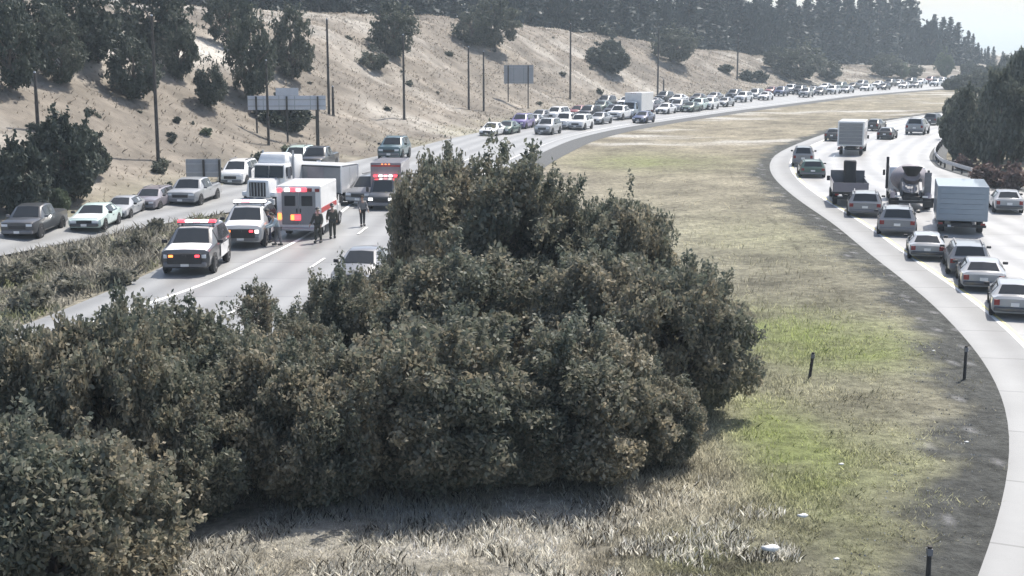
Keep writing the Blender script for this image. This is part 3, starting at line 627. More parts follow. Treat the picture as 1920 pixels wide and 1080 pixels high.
# guard rail on the right side of the northbound road
g0 = offset(NBL, NBW + .5); D, I, s = near(g0, [G(1900, 352), G(1770, 237)]); i0, i1 = sorted(I); gp = g0[i0:i1:2]
gr = thing('guard_rail', 'steel guard rail round the right side of the northbound bend', 'guard rail', (gp[0][0], gp[0][1], 0)); o0 = gp[0]
for k_ in range(len(gp) - 1):
    a, b = Vector((*(gp[k_] - o0), 0)), Vector((*(gp[k_ + 1] - o0), 0)); d = b - a; q_ = d.to_track_quat('X', 'Z').to_matrix(); bm = bmesh.new()
    for dz, dn_ in ((.72, 0), (.62, .045), (.52, 0)): add_box(bm, a + d / 2 + q_ @ Vector((0, dn_, dz)), (d.length + .02, .05, .10), rot=q_)
    kid('rail', bm_mesh('rail', bm), M_GALV, gr)
    if k_ % 1 == 0: box('post', a + Vector((0, 0, .3)) + q_ @ Vector((0, -.09, 0)), (.13, .1, .85), M_WOOD, gr)
def mpost(px, pb, pt, label, m=M_WOOD, r=.055, lean=0):
    x, y = G(px, pb); s_ = F / y; h = (pb - pt) / s_; t = thing('marker_post', label, 'post', (x, y, -.05), 0, 'marker posts in the median grass'); t.rotation_euler = (0, lean, 0)
    tube('shaft', [(0, 0, -.2), (0, 0, h)], [r, r * .9], m, t, 8); box('reflector', (0, -.0, h - .12), (.1, .125, .14), M_GREY, t)
mpost(1518, 706, 655, 'leaning dark post in the green grass patch', lean=R(6)); mpost(1808, 712, 642, 'dark post at the gravel verge of the northbound road'); mpost(1740, 1085, 1012, 'dark post at the lower right of the median')
def litter(px, py, w_, label):
    x, y = G(px, py); bm = bmesh.new(); bmesh.ops.create_icosphere(bm, subdivisions=2, radius=.5)
    for v in bm.verts: v.co = Vector((v.co.x * w_ * (1 + .2 * math.sin(7 * v.co.y)), v.co.y * w_ * .6, v.co.z * w_ * .4 * (1 + .3 * math.sin(9 * v.co.x))))
    o = link('litter', bm_mesh('litter', bm, 60), mat('white_plastic', (.7, .7, .68), .6, noise=.1)); o.location = (x, y, .14); tag(o, label, 'litter', 'litter in the median grass')
litter(1445, 1040, .38, 'long white scrap in the grass near the bottom edge'); litter(1505, 978, .24, 'white scrap in the grass right of the middle'); litter(1577, 880, .14, 'small white scrap in the grass by the bright green patch'); litter(1568, 1060, .13, 'small white scrap in the grass close to the bottom edge'); litter(1750, 665, .12, 'tiny white scrap by the gravel verge'); litter(1812, 838, .12, 'tiny white scrap on the dark gravel verge')

# ------------------------------------------------------------------ vehicles (front = +Y)
def wheel_mesh(r, wd):
    bm = bmesh.new(); prof = [(r * .62, -wd / 2), (r * .93, -wd / 2), (r, -wd * .3), (r, wd * .3), (r * .93, wd / 2), (r * .62, wd / 2)]; n = 20; rings = []
    for k_ in range(n):
        a = 2 * math.pi * k_ / n; rings.append([bm.verts.new((x, math.cos(a) * rr, math.sin(a) * rr)) for rr, x in prof])
    for k_ in range(n):
        A_, B_ = rings[k_], rings[(k_ + 1) % n]
        for j in range(len(prof)): bm.faces.new((A_[j], A_[(j + 1) % 6], B_[(j + 1) % 6], B_[j]))
    return bm_mesh('tyre', bm, 40)
def rim_mesh(r, wd):
    bm = bmesh.new(); n = 20
    for sx in (-1, 1):
        c0 = bm.verts.new((sx * wd * .30, 0, 0)); ring = [bm.verts.new((sx * wd * (.46 if k_ % 4 else .38), math.cos(2 * math.pi * k_ / n) * r * .63, math.sin(2 * math.pi * k_ / n) * r * .63)) for k_ in range(n)]
        for k_ in range(n): bm.faces.new((c0, ring[k_], ring[(k_ + 1) % n]))
    return bm_mesh('rim', bm)
WM = {}
def wheels(t, pos, r=.34, wd=.23):
    if (r, wd) not in WM: WM[(r, wd)] = (wheel_mesh(r, wd), rim_mesh(r, wd))
    for x, y in pos:
        wobj = kid('wheel', WM[(r, wd)][0], M_TYRE, t); wobj.location = (x, y, r); kid('rim', WM[(r, wd)][1], M_RIM, wobj)
def loft(st):
    """st rows: y, zbot, zbelt, ztop, hw(belt), hw_top"""
    Gd = []
    for (y, zb, zl, zt, hw, ht) in st:
        half = [(hw * .86, zb), (hw * .97, zb + .12), (hw * 1.0, zb + (zl - zb) * .6), (hw * .965, zl), (ht, max(zt - .05, zl + .005)), (ht * .9, zt), (0, zt + .025)]
        Gd.append([Vector((x, y, z)) for x, z in half] + [Vector((-x, y, z)) for x, z in half[-2::-1]])
    bm = bmesh.new(); vv = [[bm.verts.new(p) for p in row] for row in Gd]
    for A_, B_ in zip(vv, vv[1:]):
        for j in range(12): bm.faces.new((A_[j], A_[j + 1], B_[j + 1], B_[j]))
        bm.faces.new((A_[12], A_[0], B_[0], B_[12]))
    bm.faces.new(vv[0]); bm.faces.new(vv[-1][::-1]); return Gd, bm_mesh('body', bm, 32)
def glass(name, Gd, i0, i1, js, t, inset=.07, off=.014, m=None):
    pts = [[Gd[i][j] for j in js] for i in (i0, i1)]; allp = [p for r_ in pts for p in r_]; c = sum(allp, Vector()) / len(allp)
    n = (pts[1][-1] - pts[0][0]).cross(pts[1][0] - pts[0][-1]).normalized()
    if n.dot(c - Vector((0, 0, .8))) < 0: n = -n
    bm = bmesh.new(); lay = []
    for o_ in (off, -.01): lay.append([[bm.verts.new(p.lerp(c, inset) + n * o_) for p in r_] for r_ in pts])
    for L_, fl in ((lay[0], 1), (lay[1], -1)):
        for k_ in range(len(js) - 1): bm.faces.new([L_[0][k_], L_[0][k_ + 1], L_[1][k_ + 1], L_[1][k_]][::fl])
    loop = lambda L_: L_[0] + L_[1][::-1]
    a, b = loop(lay[0]), loop(lay[1])
    for k_ in range(len(a)): bm.faces.new((a[k_], a[(k_ + 1) % len(a)], b[(k_ + 1) % len(a)], b[k_]))
    return kid(name, bm_mesh(name, bm), m or M_GLASS, t)
def car(kind, pm, lit=False):
    t = thing({'sedan': 'sedan_car', 'suv': 'suv_car', 'pickup': 'pickup_truck', 'minivan': 'minivan'}[kind], None, None)
    if kind == 'sedan':
        L, W_, st = 4.7, .92, [(2.35, .40, .66, .70, .78, .70), (2.22, .24, .74, .80, .88, .80), (1.05, .22, .90, .95, .92, .80), (.35, .22, .93, 1.40, .92, .62), (-.45, .22, .94, 1.46, .92, .64), (-1.28, .22, .95, 1.38, .92, .61), (-1.70, .22, .95, 1.0, .91, .78), (-2.25, .26, .95, 1.0, .88, .76), (-2.36, .42, .85, .90, .80, .70)]
    elif kind == 'minivan':
        L, W_, st = 5.0, .99, [(2.5, .40, .78, .82, .84, .74), (2.36, .24, .88, .93, .94, .82), (1.55, .22, 1.02, 1.07, .98, .82), (.75, .22, 1.05, 1.70, .98, .70), (-.4, .22, 1.06, 1.78, .98, .72), (-2.2, .22, 1.06, 1.72, .97, .70), (-2.44, .24, 1.06, 1.12, .95, .84), (-2.52, .40, .98, 1.02, .88, .78)]
    elif kind == 'suv':
        L, W_, st = 4.85, .98, [(2.4, .45, .86, .92, .84, .78), (2.28, .29, .98, 1.04, .93, .84), (1.15, .28, 1.10, 1.16, .97, .84), (.50, .28, 1.12, 1.70, .97, .70), (-.4, .28, 1.13, 1.78, .97, .72), (-2.0, .28, 1.13, 1.72, .96, .70), (-2.34, .30, 1.12, 1.17, .94, .84), (-2.44, .45, 1.0, 1.05, .88, .80)]
    else:
        L, W_, st = 5.7, 1.0, [(2.85, .50, .98, 1.06, .90, .84), (2.72, .36, 1.08, 1.14, .97, .88), (1.45, .34, 1.16, 1.22, 1.0, .87), (.85, .34, 1.18, 1.82, 1.0, .72), (.1, .34, 1.18, 1.90, 1.0, .74), (-.75, .34, 1.18, 1.84, 1.0, .72), (-.92, .34, 1.18, 1.24, 1.0, .92), (-2.7, .36, 1.18, 1.24, 1.0, .92), (-2.82, .50, 1.10, 1.16, .94, .86)]
    Gd, me = loft(st); b = kid('body', me, pm, t)
    glass('windshield', Gd, 2, 3, [5, 6, 7], t); rear = {'sedan': (5, 6), 'minivan': (5, 6), 'suv': (5, 6), 'pickup': (5, 6)}[kind]
    glass('rear_window', Gd, *rear, [5, 6, 7], t, .1)
    for js in ([3, 4], [9, 8]):
        glass('side_window', Gd, 3, 4, js, t, .08); glass('side_window', Gd, 4, 5, js, t, .08)
    yf, yr_ = st[0][0], st[-1][0]; zf, zr = (st[0][2] + st[0][1]) / 2, (st[-1][1] + st[-1][2]) / 2; hw = st[0][4]
    for sx in (-1, 1):
        box('headlight', (sx * hw * .76, yf - .03, st[0][2] - .06), (.34, .12, .15), M_LIT if lit else M_LAMP, t, .02)
        box('tail_light', (sx * st[-1][4] * .86, yr_ + .05, st[-1][2] - .10), (.22, .14, .26), M_TAIL, t, .02)
        box('mirror', (sx * (W_ + .10), st[2][0] - .28, st[2][2] + .12), (.22, .10, .15), M_BLACK if kind != 'pickup' else M_GREY, t, .03)
        box('door_handle', (sx * (W_ + .005), -.25, st[3][2] - .18), (.03, .2, .04), M_GREY, t)
    box('grille', (0, yf + .002, zf + .06), (hw * 1.05, .06, .20), M_BLACK, t, .02)
    box('front_bumper', (0, yf - .02, st[0][1] + .02), (hw * 1.95, .22, .20), M_GREY if kind in ('pickup', 'suv') else pm, t, .05)
    box('rear_bumper', (0, yr_ + .02, st[-1][1] + .04), (st[-1][4] * 2.02, .22, .20), M_GREY if kind in ('pickup', 'suv') else pm, t, .05)
    box('license_plate', (0, yr_ - .012 - .01, zr + .04), (.32, .02, .17), M_PLATE, t); box('license_plate', (0, yf + .10, st[0][1] + .02), (.31, .02, .15), M_PLATE, t)
    r_ = {'sedan': .33, 'minivan': .34, 'suv': .38, 'pickup': .41}[kind]; wb = {'sedan': 1.40, 'minivan': 1.5, 'suv': 1.42, 'pickup': 1.80}[kind]
    for sx in (-1, 1):
        for sy in (-1, 1):
            bm = bmesh.new(); n = 16; c0 = bm.verts.new((sx * W_ * 1.004, sy * wb, r_ + .02)); ring = [bm.verts.new((sx * W_ * 1.004, sy * wb + math.cos(2 * math.pi * k_ / n) * (r_ + .07), r_ + .02 + math.sin(2 * math.pi * k_ / n) * (r_ + .07))) for k_ in range(n)]
            ring2 = [bm.verts.new(v.co - Vector((sx * .12, 0, 0))) for v in ring]
            for k_ in range(n): bm.faces.new((c0, ring[k_], ring[(k_ + 1) % n])); bm.faces.new((ring[k_], ring2[k_], ring2[(k_ + 1) % n], ring[(k_ + 1) % n]))
            kid('wheel_arch', bm_mesh('wheel_arch', bm), M_BLACK, t)
    wheels(t, [(sx * (W_ - .10), sy * wb) for sx in (-1, 1) for sy in (-1, 1)], r_, .24)
    if kind == 'pickup':
        box('bed_floor', (0, -1.78, 1.225), (1.6, 1.6, .06), M_BLACK, t); box('tailgate', (0, -2.815, .95), (1.5, .06, .42), pm, t, .02)
    if kind in ('suv', 'minivan'):
        for sx in (-1, 1): box('roof_rail', (sx * .6, -.7, st[4][3] + .045), (.05, 2.0, .05), M_GREY, t)
    t['hood'] = 1; HOODS[kind] = Gd
    return t
HOODS = {}
def van_cab(t, pm, y0, w=2.05, h=2.1, L=2.0):
    """short bonneted cab whose back is at y0"""
    hw = w / 2; st = [(y0 + L + .75, .5, .95, 1.02, hw * .86, hw * .8), (y0 + L + .55, .38, 1.12, 1.18, hw * .95, hw * .86), (y0 + L - .2, .38, 1.25, 1.32, hw, hw * .88), (y0 + L - .85, .38, 1.28, h - .06, hw, hw * .78), (y0 + L - 1.5, .38, 1.28, h, hw, hw * .8), (y0, .38, 1.28, h, hw, hw * .8)]
    Gd, me = loft(st); kid('cab', me, pm, t); glass('windshield', Gd, 2, 3, [5, 6, 7], t)
    for js in ([3, 4], [9, 8]): glass('side_window', Gd, 3, 4, js, t, .1)
    yf = st[0][0]; box('grille', (0, yf, .78), (w * .55, .07, .3), M_BLACK, t, .02); box('front_bumper', (0, yf + .02, .48), (w * .95, .22, .24), M_GREY, t, .04)
    for sx in (-1, 1): box('mirror', (sx * (hw + .16), y0 + L - .45, 1.5), (.22, .12, .38), M_BLACK, t, .03)
    return yf, hw
def box_truck(pm, bm_=None, lit=False, bw=2.45, bh=2.5, bl=5.0, z0=.95, lights=None):
    t = thing('box_truck', None, None); yf, hw = van_cab(t, pm, bl / 2 - .6 + .15, 2.1, 2.25)
    for sx in (-1, 1): box('headlight', (sx * .78, yf - .02, .86), (.34, .14, .2), M_LIT if lit else M_LAMP, t, .02)
    box('cargo_box', (0, -.6, z0 + bh / 2), (bw, bl, bh), bm_ or P['white'], t, .05); box('chassis', (0, -.2, .70), (1.0, bl + 1.2, .24), M_BLACK, t)
    yb = -.6 - bl / 2
    n = 6; dh = (bh - .3) / n
    for k_ in range(n): box('door_panel', (0, yb - .015, z0 + .14 + dh * (k_ + .5)), (bw - .3, .05, dh - .02), P['grey'], t)  # grey slats carry the shade on the truck's rear in their colour
    box('rear_bumper', (0, yb - .02, .62), (bw * .95, .14, .18), M_BLACK, t)
    for sx in (-1, 1): box('tail_light', (sx * (bw / 2 - .22), yb - .06, .78), (.22, .1, .14), M_TAIL, t)
    box('license_plate', (-.5, yb - .1, .62), (.32, .03, .16), M_PLATE, t)
    for k_ in (-1, 0, 1): box('marker_light', (k_ * .28, -.6 + bl / 2 + .02, z0 + bh - .12), (.12, .06, .06), M_OLIT if lit else M_TAIL, t)
    wheels(t, [(sx * .92, y_) for sx in (-1, 1) for y_ in (yf - .95, yb + 1.3)], .42, .3); return t
def light_bar(t, y, z, w, lit):
    b = box('light_bar', (0, y, z), (w, .30, .07), M_GREY, t, .02); n = len(lit)
    for k_, m_ in enumerate(lit):
        kid('lamp', bm_mesh('lamp', _bx((-w / 2 + w * (k_ + .5) / n, y, z + .085), (w / n - .02, .28, .11), .03)), m_, b)
def _bx(c, s, bev=0):
    bm = bmesh.new(); add_box(bm, c, s, bev); return bm
def ambulance():
    t = thing('ambulance', None, None); pm = P['white']; yf, hw = van_cab(t, pm, 1.5, 2.05, 2.2)
    z0, bw, bl, bh = .55, 2.45, 4.3, 2.3; yb = -2.7
    box('patient_box', (0, yb + bl / 2, z0 + bh / 2), (bw, bl, bh), pm, t, .05)
    for sx in (-1, 1):
        d = box('rear_door', (sx * .47, yb - .02, z0 + 1.08), (.92, .06, 1.8), P['grey'], t, .02)  # doors greyed to put the shadow on the rear face into the paint
        kid('window', bm_mesh('window', _bx((sx * .47, yb - .058, z0 + 1.48), (.6, .03, .55), .02)), M_GLASS, d); kid('handle', bm_mesh('handle', _bx((sx * .1, yb - .07, z0 + .95), (.06, .04, .22))), M_BLACK, d)
        box('tail_light', (sx * 1.06, yb - .03, z0 + .62), (.2, .08, .34), M_OLIT if sx < 0 else M_RLIT, t, .02)
        box('side_stripe', (sx * (bw / 2 + .004), yb + bl / 2, z0 + .95), (.02, bl - .2, .28), M_STRIPE, t)
        box('corner_light', (sx * 1.04, yb - .03, z0 + bh - .24), (.24, .08, .17), M_RLIT if sx < 0 else M_TAIL, t, .02)
        box('headlight', (sx * .78, yf - .02, .86), (.3, .14, .18), M_LAMP, t, .02)
    for k_, m_ in enumerate([M_LIT, M_RLIT, M_PLIT, M_RLIT, M_TAIL]): box('warning_light', (-.62 + .31 * k_, yb - .03, z0 + bh - .22), (.26, .08, .18), m_, t, .02)
    box('brake_light', (-.06, yb - .075, z0 + .58), (.34, .04, .30), M_RLIT, t, .02); box('brake_light', (-.34, yb - .075, z0 + .58), (.2, .04, .30), M_OLIT, t, .02)
    box('rear_step', (0, yb - .18, .50), (2.1, .4, .12), M_GALV, t, .02); box('chassis', (0, .4, .58), (1.0, 6.0, .2), M_BLACK, t)
    wheels(t, [(sx * .92, y_) for sx in (-1, 1) for y_ in (yf - .95, -1.2)], .40, .28); return t
def semi():
    t = thing('semi_tractor', None, None); pm = P['white']
    bm = bmesh.new(); add_box(bm, (0, 2.6, 1.45), (1.75, 2.0, 1.2), .12, (.86, .92)); kid('hood', bm_mesh('hood', bm, 40), pm, t)
    bm = bmesh.new(); add_box(bm, (0, .9, 1.95), (2.35, 1.6, 2.0), .1, (.92, .80)); kid('cab', bm_mesh('cab', bm, 40), pm, t)
    bm = bmesh.new(); add_box(bm, (0, -.75, 2.15), (2.45, 1.7, 2.5), .12, (.96, .94)); kid('sleeper', bm_mesh('sleeper', bm, 40), pm, t)
    bm = bmesh.new(); add_box(bm, (0, .35, 3.25), (2.1, 1.9, .75), .15, (.86, .55)); kid('roof_fairing', bm_mesh('roof_fairing', bm, 40), pm, t)
    rot = Matrix.Rotation(R(-9), 3, 'X')
    for sx in (-1, 1): box('windshield', (sx * .535, 1.665, 2.42), (1.0, .05, .8), M_GLASS, t, .02, rot=Matrix.Rotation(R(9), 3, 'X'))
    for sx in (-1, 1):
        box('side_window', (sx * 1.145, .9, 2.4), (.04, .9, .62), M_GLASS, t, .01, rot=Matrix.Rotation(R(-sx * 2.8), 3, 'Y')); box('mirror', (sx * 1.42, 1.55, 2.35), (.2, .1, .75), M_GREY, t, .03)
        box('fender', (sx * .98, 2.75, 1.08), (.5, 1.35, .34), pm, t, .1); box('headlight', (sx * .98, 3.42, 1.12), (.38, .1, .24), M_LAMP, t, .03)
        tube('exhaust_stack', [(sx * 1.1, -.0 + .02, 1.0), (sx * 1.1, .02, 3.75)], .08, M_GALV, t); box('fuel_tank', (sx * .98, .6, .75), (.5, 1.5, .5), M_GALV, t, .12)
    g = box('grille', (0, 3.60, 1.42), (1.15, .06, .95), M_BLACK, t, .02)
    for k_ in range(5): kid('bar', bm_mesh('bar', _bx((-.44 + .22 * k_, 3.64, 1.42), (.05, .03, .9))), M_GALV, g)
    box('front_bumper', (0, 3.62, .62), (2.4, .3, .4), M_GALV, t, .05); box('chassis', (0, -1.2, .95), (.9, 6.6, .28), M_BLACK, t)
    box('sun_visor', (0, 1.72, 2.88), (2.0, .3, .05), P['white'], t)
    wheels(t, [(sx * 1.02, 2.8) for sx in (-1, 1)] + [(sx * 1.0, y_) for sx in (-1, 1) for y_ in (-2.6, -3.9)], .52, .34); return t
def trailer(L=5.8):
    t = thing('box_trailer', None, None)
    box('cargo_box', (0, 0, 2.25), (2.5, L, 2.5), P['grey'], t, .03)
    box('roof', (0, 0, 3.53), (2.52, L + .02, .05), P['white'], t)  # white roof over grey sides: sunlit top and shaded flank put into colour
    for sx in (-1, 1):
        n = int(L / 1.2)
        for k_ in range(n): box('side_panel', (sx * 1.262, -L / 2 + L * (k_ + .5) / n, 2.25), (.02, L / n - .03, 2.3), P['mauve'] if k_ % 2 else P['grey'], t)
        box('side_rail', (sx * 1.27, 0, 1.04), (.05, L, .12), M_BLACK, t); box('top_rail', (sx * 1.27, 0, 3.44), (.05, L, .10), M_BLACK, t)
        box('rear_door', (sx * .6, -L / 2 - .03, 2.25), (1.15, .05, 2.3), P['white'], t); box('landing_leg', (sx * .8, L / 2 - 2.2, .55), (.14, .14, 1.0), M_GREY, t)
        box('corner_post', (sx * 1.2, -L / 2 - .02, 2.25), (.14, .1, 2.5), P['white'], t)
    box('underride_guard', (0, -L / 2 - .04, .6), (2.2, .1, .14), M_GREY, t); box('chassis', (0, -.5, .92), (1.1, L - 1.5, .18), M_BLACK, t)
    wheels(t, [(sx * 1.0, y_) for sx in (-1, 1) for y_ in (-L / 2 + 1.0, -L / 2 + 2.2)], .50, .34); return t
def mixer():
    t = thing('concrete_mixer_truck', None, None); pm = P['mauve']
    bm = bmesh.new(); add_box(bm, (0, 3.6, 1.75), (2.4, 1.9, 2.2), .12, (.92, .85)); kid('cab', bm_mesh('cab', bm, 40), P['white'], t)
    box('rear_window', (0, 2.62, 2.35), (1.4, .05, .5), M_GLASS, t); box('windshield', (0, 4.50, 2.3), (2.0, .06, .75), M_GLASS, t, rot=Matrix.Rotation(R(7), 3, 'X'))
    box('chassis', (0, .2, 1.0), (1.0, 8.6, .3), M_BLACK, t)
    bm = bmesh.new(); prof = [(2.3, .45, 1.95), (1.9, .85, 1.98), (.9, 1.12, 2.1), (-.6, 1.15, 2.3), (-1.8, .95, 2.5), (-2.9, .58, 2.75), (-3.2, .5, 2.82)]
    add_tube(bm, [(0, y, z) for y, r_, z in prof], [r_ for y, r_, z in prof], 20); kid('drum', bm_mesh('drum', bm, 35), mat('drum_paint', (.23, .21, .23), .6), t)
    bm = bmesh.new(); add_tube(bm, [(0, -3.35, 2.75), (0, -3.35, 3.05), (0, -3.35, 3.5)], [.28, .45, .62], 14, cap=False); bmesh.ops.solidify(bm, geom=bm.faces[:], thickness=.04); kid('hopper', bm_mesh('hopper', bm, 40), M_BLACK, t)
    bm = bmesh.new()
    for k_ in range(9):
        a = math.pi * (k_ / 8); add_box(bm, (math.cos(a) * .5, -4.05, 1.9 - math.sin(a) * .22 + .1), (.16, 1.3, .05), rot=Matrix.Rotation(R(24), 3, 'X'))
    kid('chute', bm_mesh('chute', bm), P['grey'], t)
    for sx in (-1, 1):
        box('support', (sx * .55, -2.9, 1.75), (.16, .3, 1.5), M_GREY, t); bm = bmesh.new()
        add_tube(bm, [(sx * 1.0, -3.6, .75), (sx * 1.0, -3.3, 1.22), (sx * 1.0, -1.3, 1.25), (sx * 1.0, -.9, .85)], .22, 8); kid('fender', bm_mesh('fender', bm, 40), pm, t)
        box('mud_flap', (sx * 1.0, -3.85, .62), (.6, .04, .75), M_BLACK, t); box('tail_light', (sx * .8, -4.0, 1.15), (.32, .08, .14), P['white'], t); box('mirror', (sx * 1.4, 4.2, 2.2), (.15, .12, .5), M_BLACK, t, .03)
        box('headlight', (sx * .9, 4.56, 1.0), (.3, .08, .2), M_LAMP, t)
    tube('exhaust_stack', [(-1.25, 2.4, 1.0), (-1.25, 2.4, 3.75)], .09, M_BLACK, t); box('ladder', (.95, -3.3, 2.1), (.4, .06, 1.9), M_GREY, t); box('rear_bumper', (0, -4.0, .7), (2.3, .12, .2), M_BLACK, t)
    wheels(t, [(sx * 1.02, y_) for sx in (-1, 1) for y_ in (3.5, -1.4, -2.8)], .52, .38); return t
def flatbed():
    t = thing('flatbed_truck', None, None); yf, hw = van_cab(t, P['charcoal'], 1.2, 2.0, 2.0)
    box('bed', (0, -1.1, 1.0), (2.2, 4.3, .14), M_WOOD, t); box('chassis', (0, .2, .75), (.9, 6.0, .2), M_BLACK, t)
    for sx in (-1, 1):
        box('side_board', (sx * 1.08, -1.1, 1.42), (.06, 4.3, .7), P['mauve'], t); box('tail_light', (sx * .85, -3.28, .88), (.24, .08, .14), M_TAIL, t); box('headlight', (sx * .75, yf - .02, .85), (.3, .14, .18), M_LAMP, t)
    box('headboard', (0, 1.02, 1.7), (2.2, .08, 1.2), M_GREY, t); box('tail_board', (0, -3.22, 1.42), (2.2, .06, .68), P['mauve'], t); box('rear_bumper', (0, -3.25, .62), (2.0, .1, .16), M_BLACK, t)
    wheels(t, [(sx * .9, y_) for sx in (-1, 1) for y_ in (yf - .95, -2.0)], .40, .3); return t

PROTO = {}
def get(kind, pm=None):
    """first of its kind is built, later ones are copies with their own paint"""
    spec = {'semi': semi, 'trailer': trailer, 'mixer': mixer, 'ambulance': ambulance, 'flatbed': flatbed}
    if kind in spec: return spec[kind]()
    lit = kind.endswith('_lit'); k0 = kind.replace('_lit', '')
    if kind not in PROTO:
        PROTO[kind] = (car(k0, P['white'], lit) if k0 != 'boxtruck' else box_truck(P['white'], P['white'], lit)); o = PROTO[kind]; src = o; first = True
    else: o = copy_tree(PROTO[kind]); first = False
    return o, first
def set_paint(o, pm):
    for ch in KIDS.get(o.name, []):
        if len(ch.material_slots) and ch.material_slots[0].material == P['white'] or (ch.name.split('.')[0] in ('body', 'tailgate')):
            if ch.name.split('.')[0] in ('body', 'cab', 'tailgate', 'front_bumper', 'rear_bumper'):
                if ch.material_slots[0].material not in (M_GREY, M_BLACK): ch.material_slots[0].link = 'OBJECT'; ch.material_slots[0].material = pm
SCALE = 1.06
def place(kind, pm, px, py, poly, toward, label, cat, group, dz=None, yaw=0, scale=None, sx=1.0, size=None):
    x, y = G(px, py, .05)
    if kind in ('semi', 'trailer', 'mixer', 'ambulance', 'flatbed'): o = get(kind)
    else:
        o, _ = get(kind); set_paint(o, P[pm])
    D, I, s = near(poly, [(x, y)]); n = normals(poly)[I[0]]; d = np.array([-n[1], n[0]])
    hd = math.atan2(d[1], d[0]) - math.pi / 2 + (math.pi if toward else 0) + R(yaw)
    L2 = {'semi': 3.6, 'trailer': 4.7, 'mixer': 4.0, 'ambulance': 2.8, 'flatbed': 3.2, 'boxtruck': 3.1, 'pickup': 2.85}.get(kind.replace('_lit', ''), 2.4)
    L2 *= (scale or SCALE); f = np.array([-math.sin(hd), math.cos(hd)]); q = np.array([x, y]) + (-f if f[1] < 0 else f) * L2 * 1.0
    z = dz if dz is not None else (.05 if poly is NBL else SBZ(q) + .02)
    o.location = (q[0], q[1], z); o.rotation_euler = (0, 0, hd); s_ = scale or SCALE; o.scale = (s_ * sx, s_, s_)
    if size:
        w0, h0 = {'sedan': (1.84, 1.48), 'suv': (1.96, 1.8), 'pickup': (2.0, 1.92), 'minivan': (1.98, 1.8), 'boxtruck': (2.45, 3.45), 'flatbed': (2.2, 2.0), 'mixer': (2.4, 3.75)}[kind.replace('_lit', '')]
        o.scale = (min(max(size[0] / w0, .85), 1.2), .97, min(max(size[1] / h0, .76), 1.15))
    tag(o, label, cat, group); return o
NBG = 'vehicles driving away on the northbound road'
for a in [
 ('suv', 'grey', 1505, 313, 'dark SUV driving at the outside of the bend, close to the inner edge line', 'car', 1.9, 1.75), ('suv', 'green', 1524, 334, 'grey green SUV right behind the dark one at the outside of the bend', 'car', 2.1, 1.35),
 ('sedan', 'charcoal', 1558, 265, 'small dark car half hidden left of the white box truck', 'car', 1.8, 1.4), ('boxtruck', 'white', 1593, 292, 'white topped box truck with shade-toned grey rear door on the northbound bend', 'truck', 2.55, 3.35),
 ('sedan', 'black', 1633, 246, 'far dark car right beyond the white box truck', 'car', 1.8, 1.5), ('sedan', 'black', 1657, 262, 'black sedan alone in the middle of the bright northbound lanes', 'car', 1.85, 1.35), ('suv', 'silver', 1713, 253, 'pale roofed SUV at the far top of the northbound road', 'car', 2.3, 2.0),
 ('suv', 'charcoal', 1742, 235, 'dark car farthest away on the northbound road beside the trees', 'car', 1.9, 1.6), ('suv', 'grey', 1621, 408, 'grey SUV with pale plate beside the concrete mixer', 'car', 2.15, 1.5), ('suv', 'grey', 1681, 444, 'grey SUV with a wide pale plate area in front of the mixer', 'car', 2.15, 1.55),
 ('sedan', 'silver', 1738, 490, 'pale roofed sedan between the grey SUVs and the right hand cars', 'car', 1.8, 1.2), ('suv', 'grey', 1817, 520, 'dark grey SUV half covered by the pale roofed one', 'car', 1.95, 1.42), ('sedan', 'silver', 1844, 550, 'pale roofed car with broad dark rear, low at the right beside the inner edge line', 'car', 1.95, 1.25),
 ('sedan', 'silver', 1902, 602, 'light sedan cut off by the right frame edge, nearest of the northbound cars', 'car', 1.8, 1.3), ('sedan', 'silver', 1893, 402, 'pale car at the right frame edge beside the brown bushes', 'car', 1.85, 1.4)]:
    place(a[0], a[1], a[2], a[3], NBL, False, a[4], a[5], NBG, yaw=-11 if a[3] > 350 else -2, size=a[6:8])
place('flatbed', None, 1594, 388, NBL, False, 'brownish flatbed truck with side boards carrying an upright black drum', 'truck', NBG, yaw=-8, size=(2.3, 1.8))
place('mixer', None, 1708, 396, NBL, False, 'mauve concrete mixer truck with tall black exhaust', 'truck', NBG, yaw=-11, size=(2.6, 3.0))
o = place('boxtruck', 'bluegrey', 1802, 441, NBL, False, 'blue grey box truck with flat rear, lowest of the trucks at the right', 'truck', NBG, yaw=-11, size=(2.8, 2.75))
for ch in KIDS[o.name]:
    if ch.name.startswith('cargo_box') or ch.name.startswith('door_panel'): ch.material_slots[0].link = 'OBJECT'; ch.material_slots[0].material = P['bluegrey']
# drum on the flatbed
fb = [o_ for o_ in COL.objects if o_.name == 'flatbed_truck'][0]
bm = bmesh.new(); add_tube(bm, [(0, 0, 0), (0, 0, .05), (0, 0, .5), (0, 0, 1.0), (0, 0, 1.05)], [.40, .44, .42, .44, .38], 16); dr = link('drum', bm_mesh('drum', bm, 40), M_BLACK); dr.location = fb.matrix_basis @ Vector((.1, .4, 1.08 + .0)); dr.scale = (1, 1, 1.75); tag(dr, 'upright black drum standing on the brownish flatbed truck', 'drum')

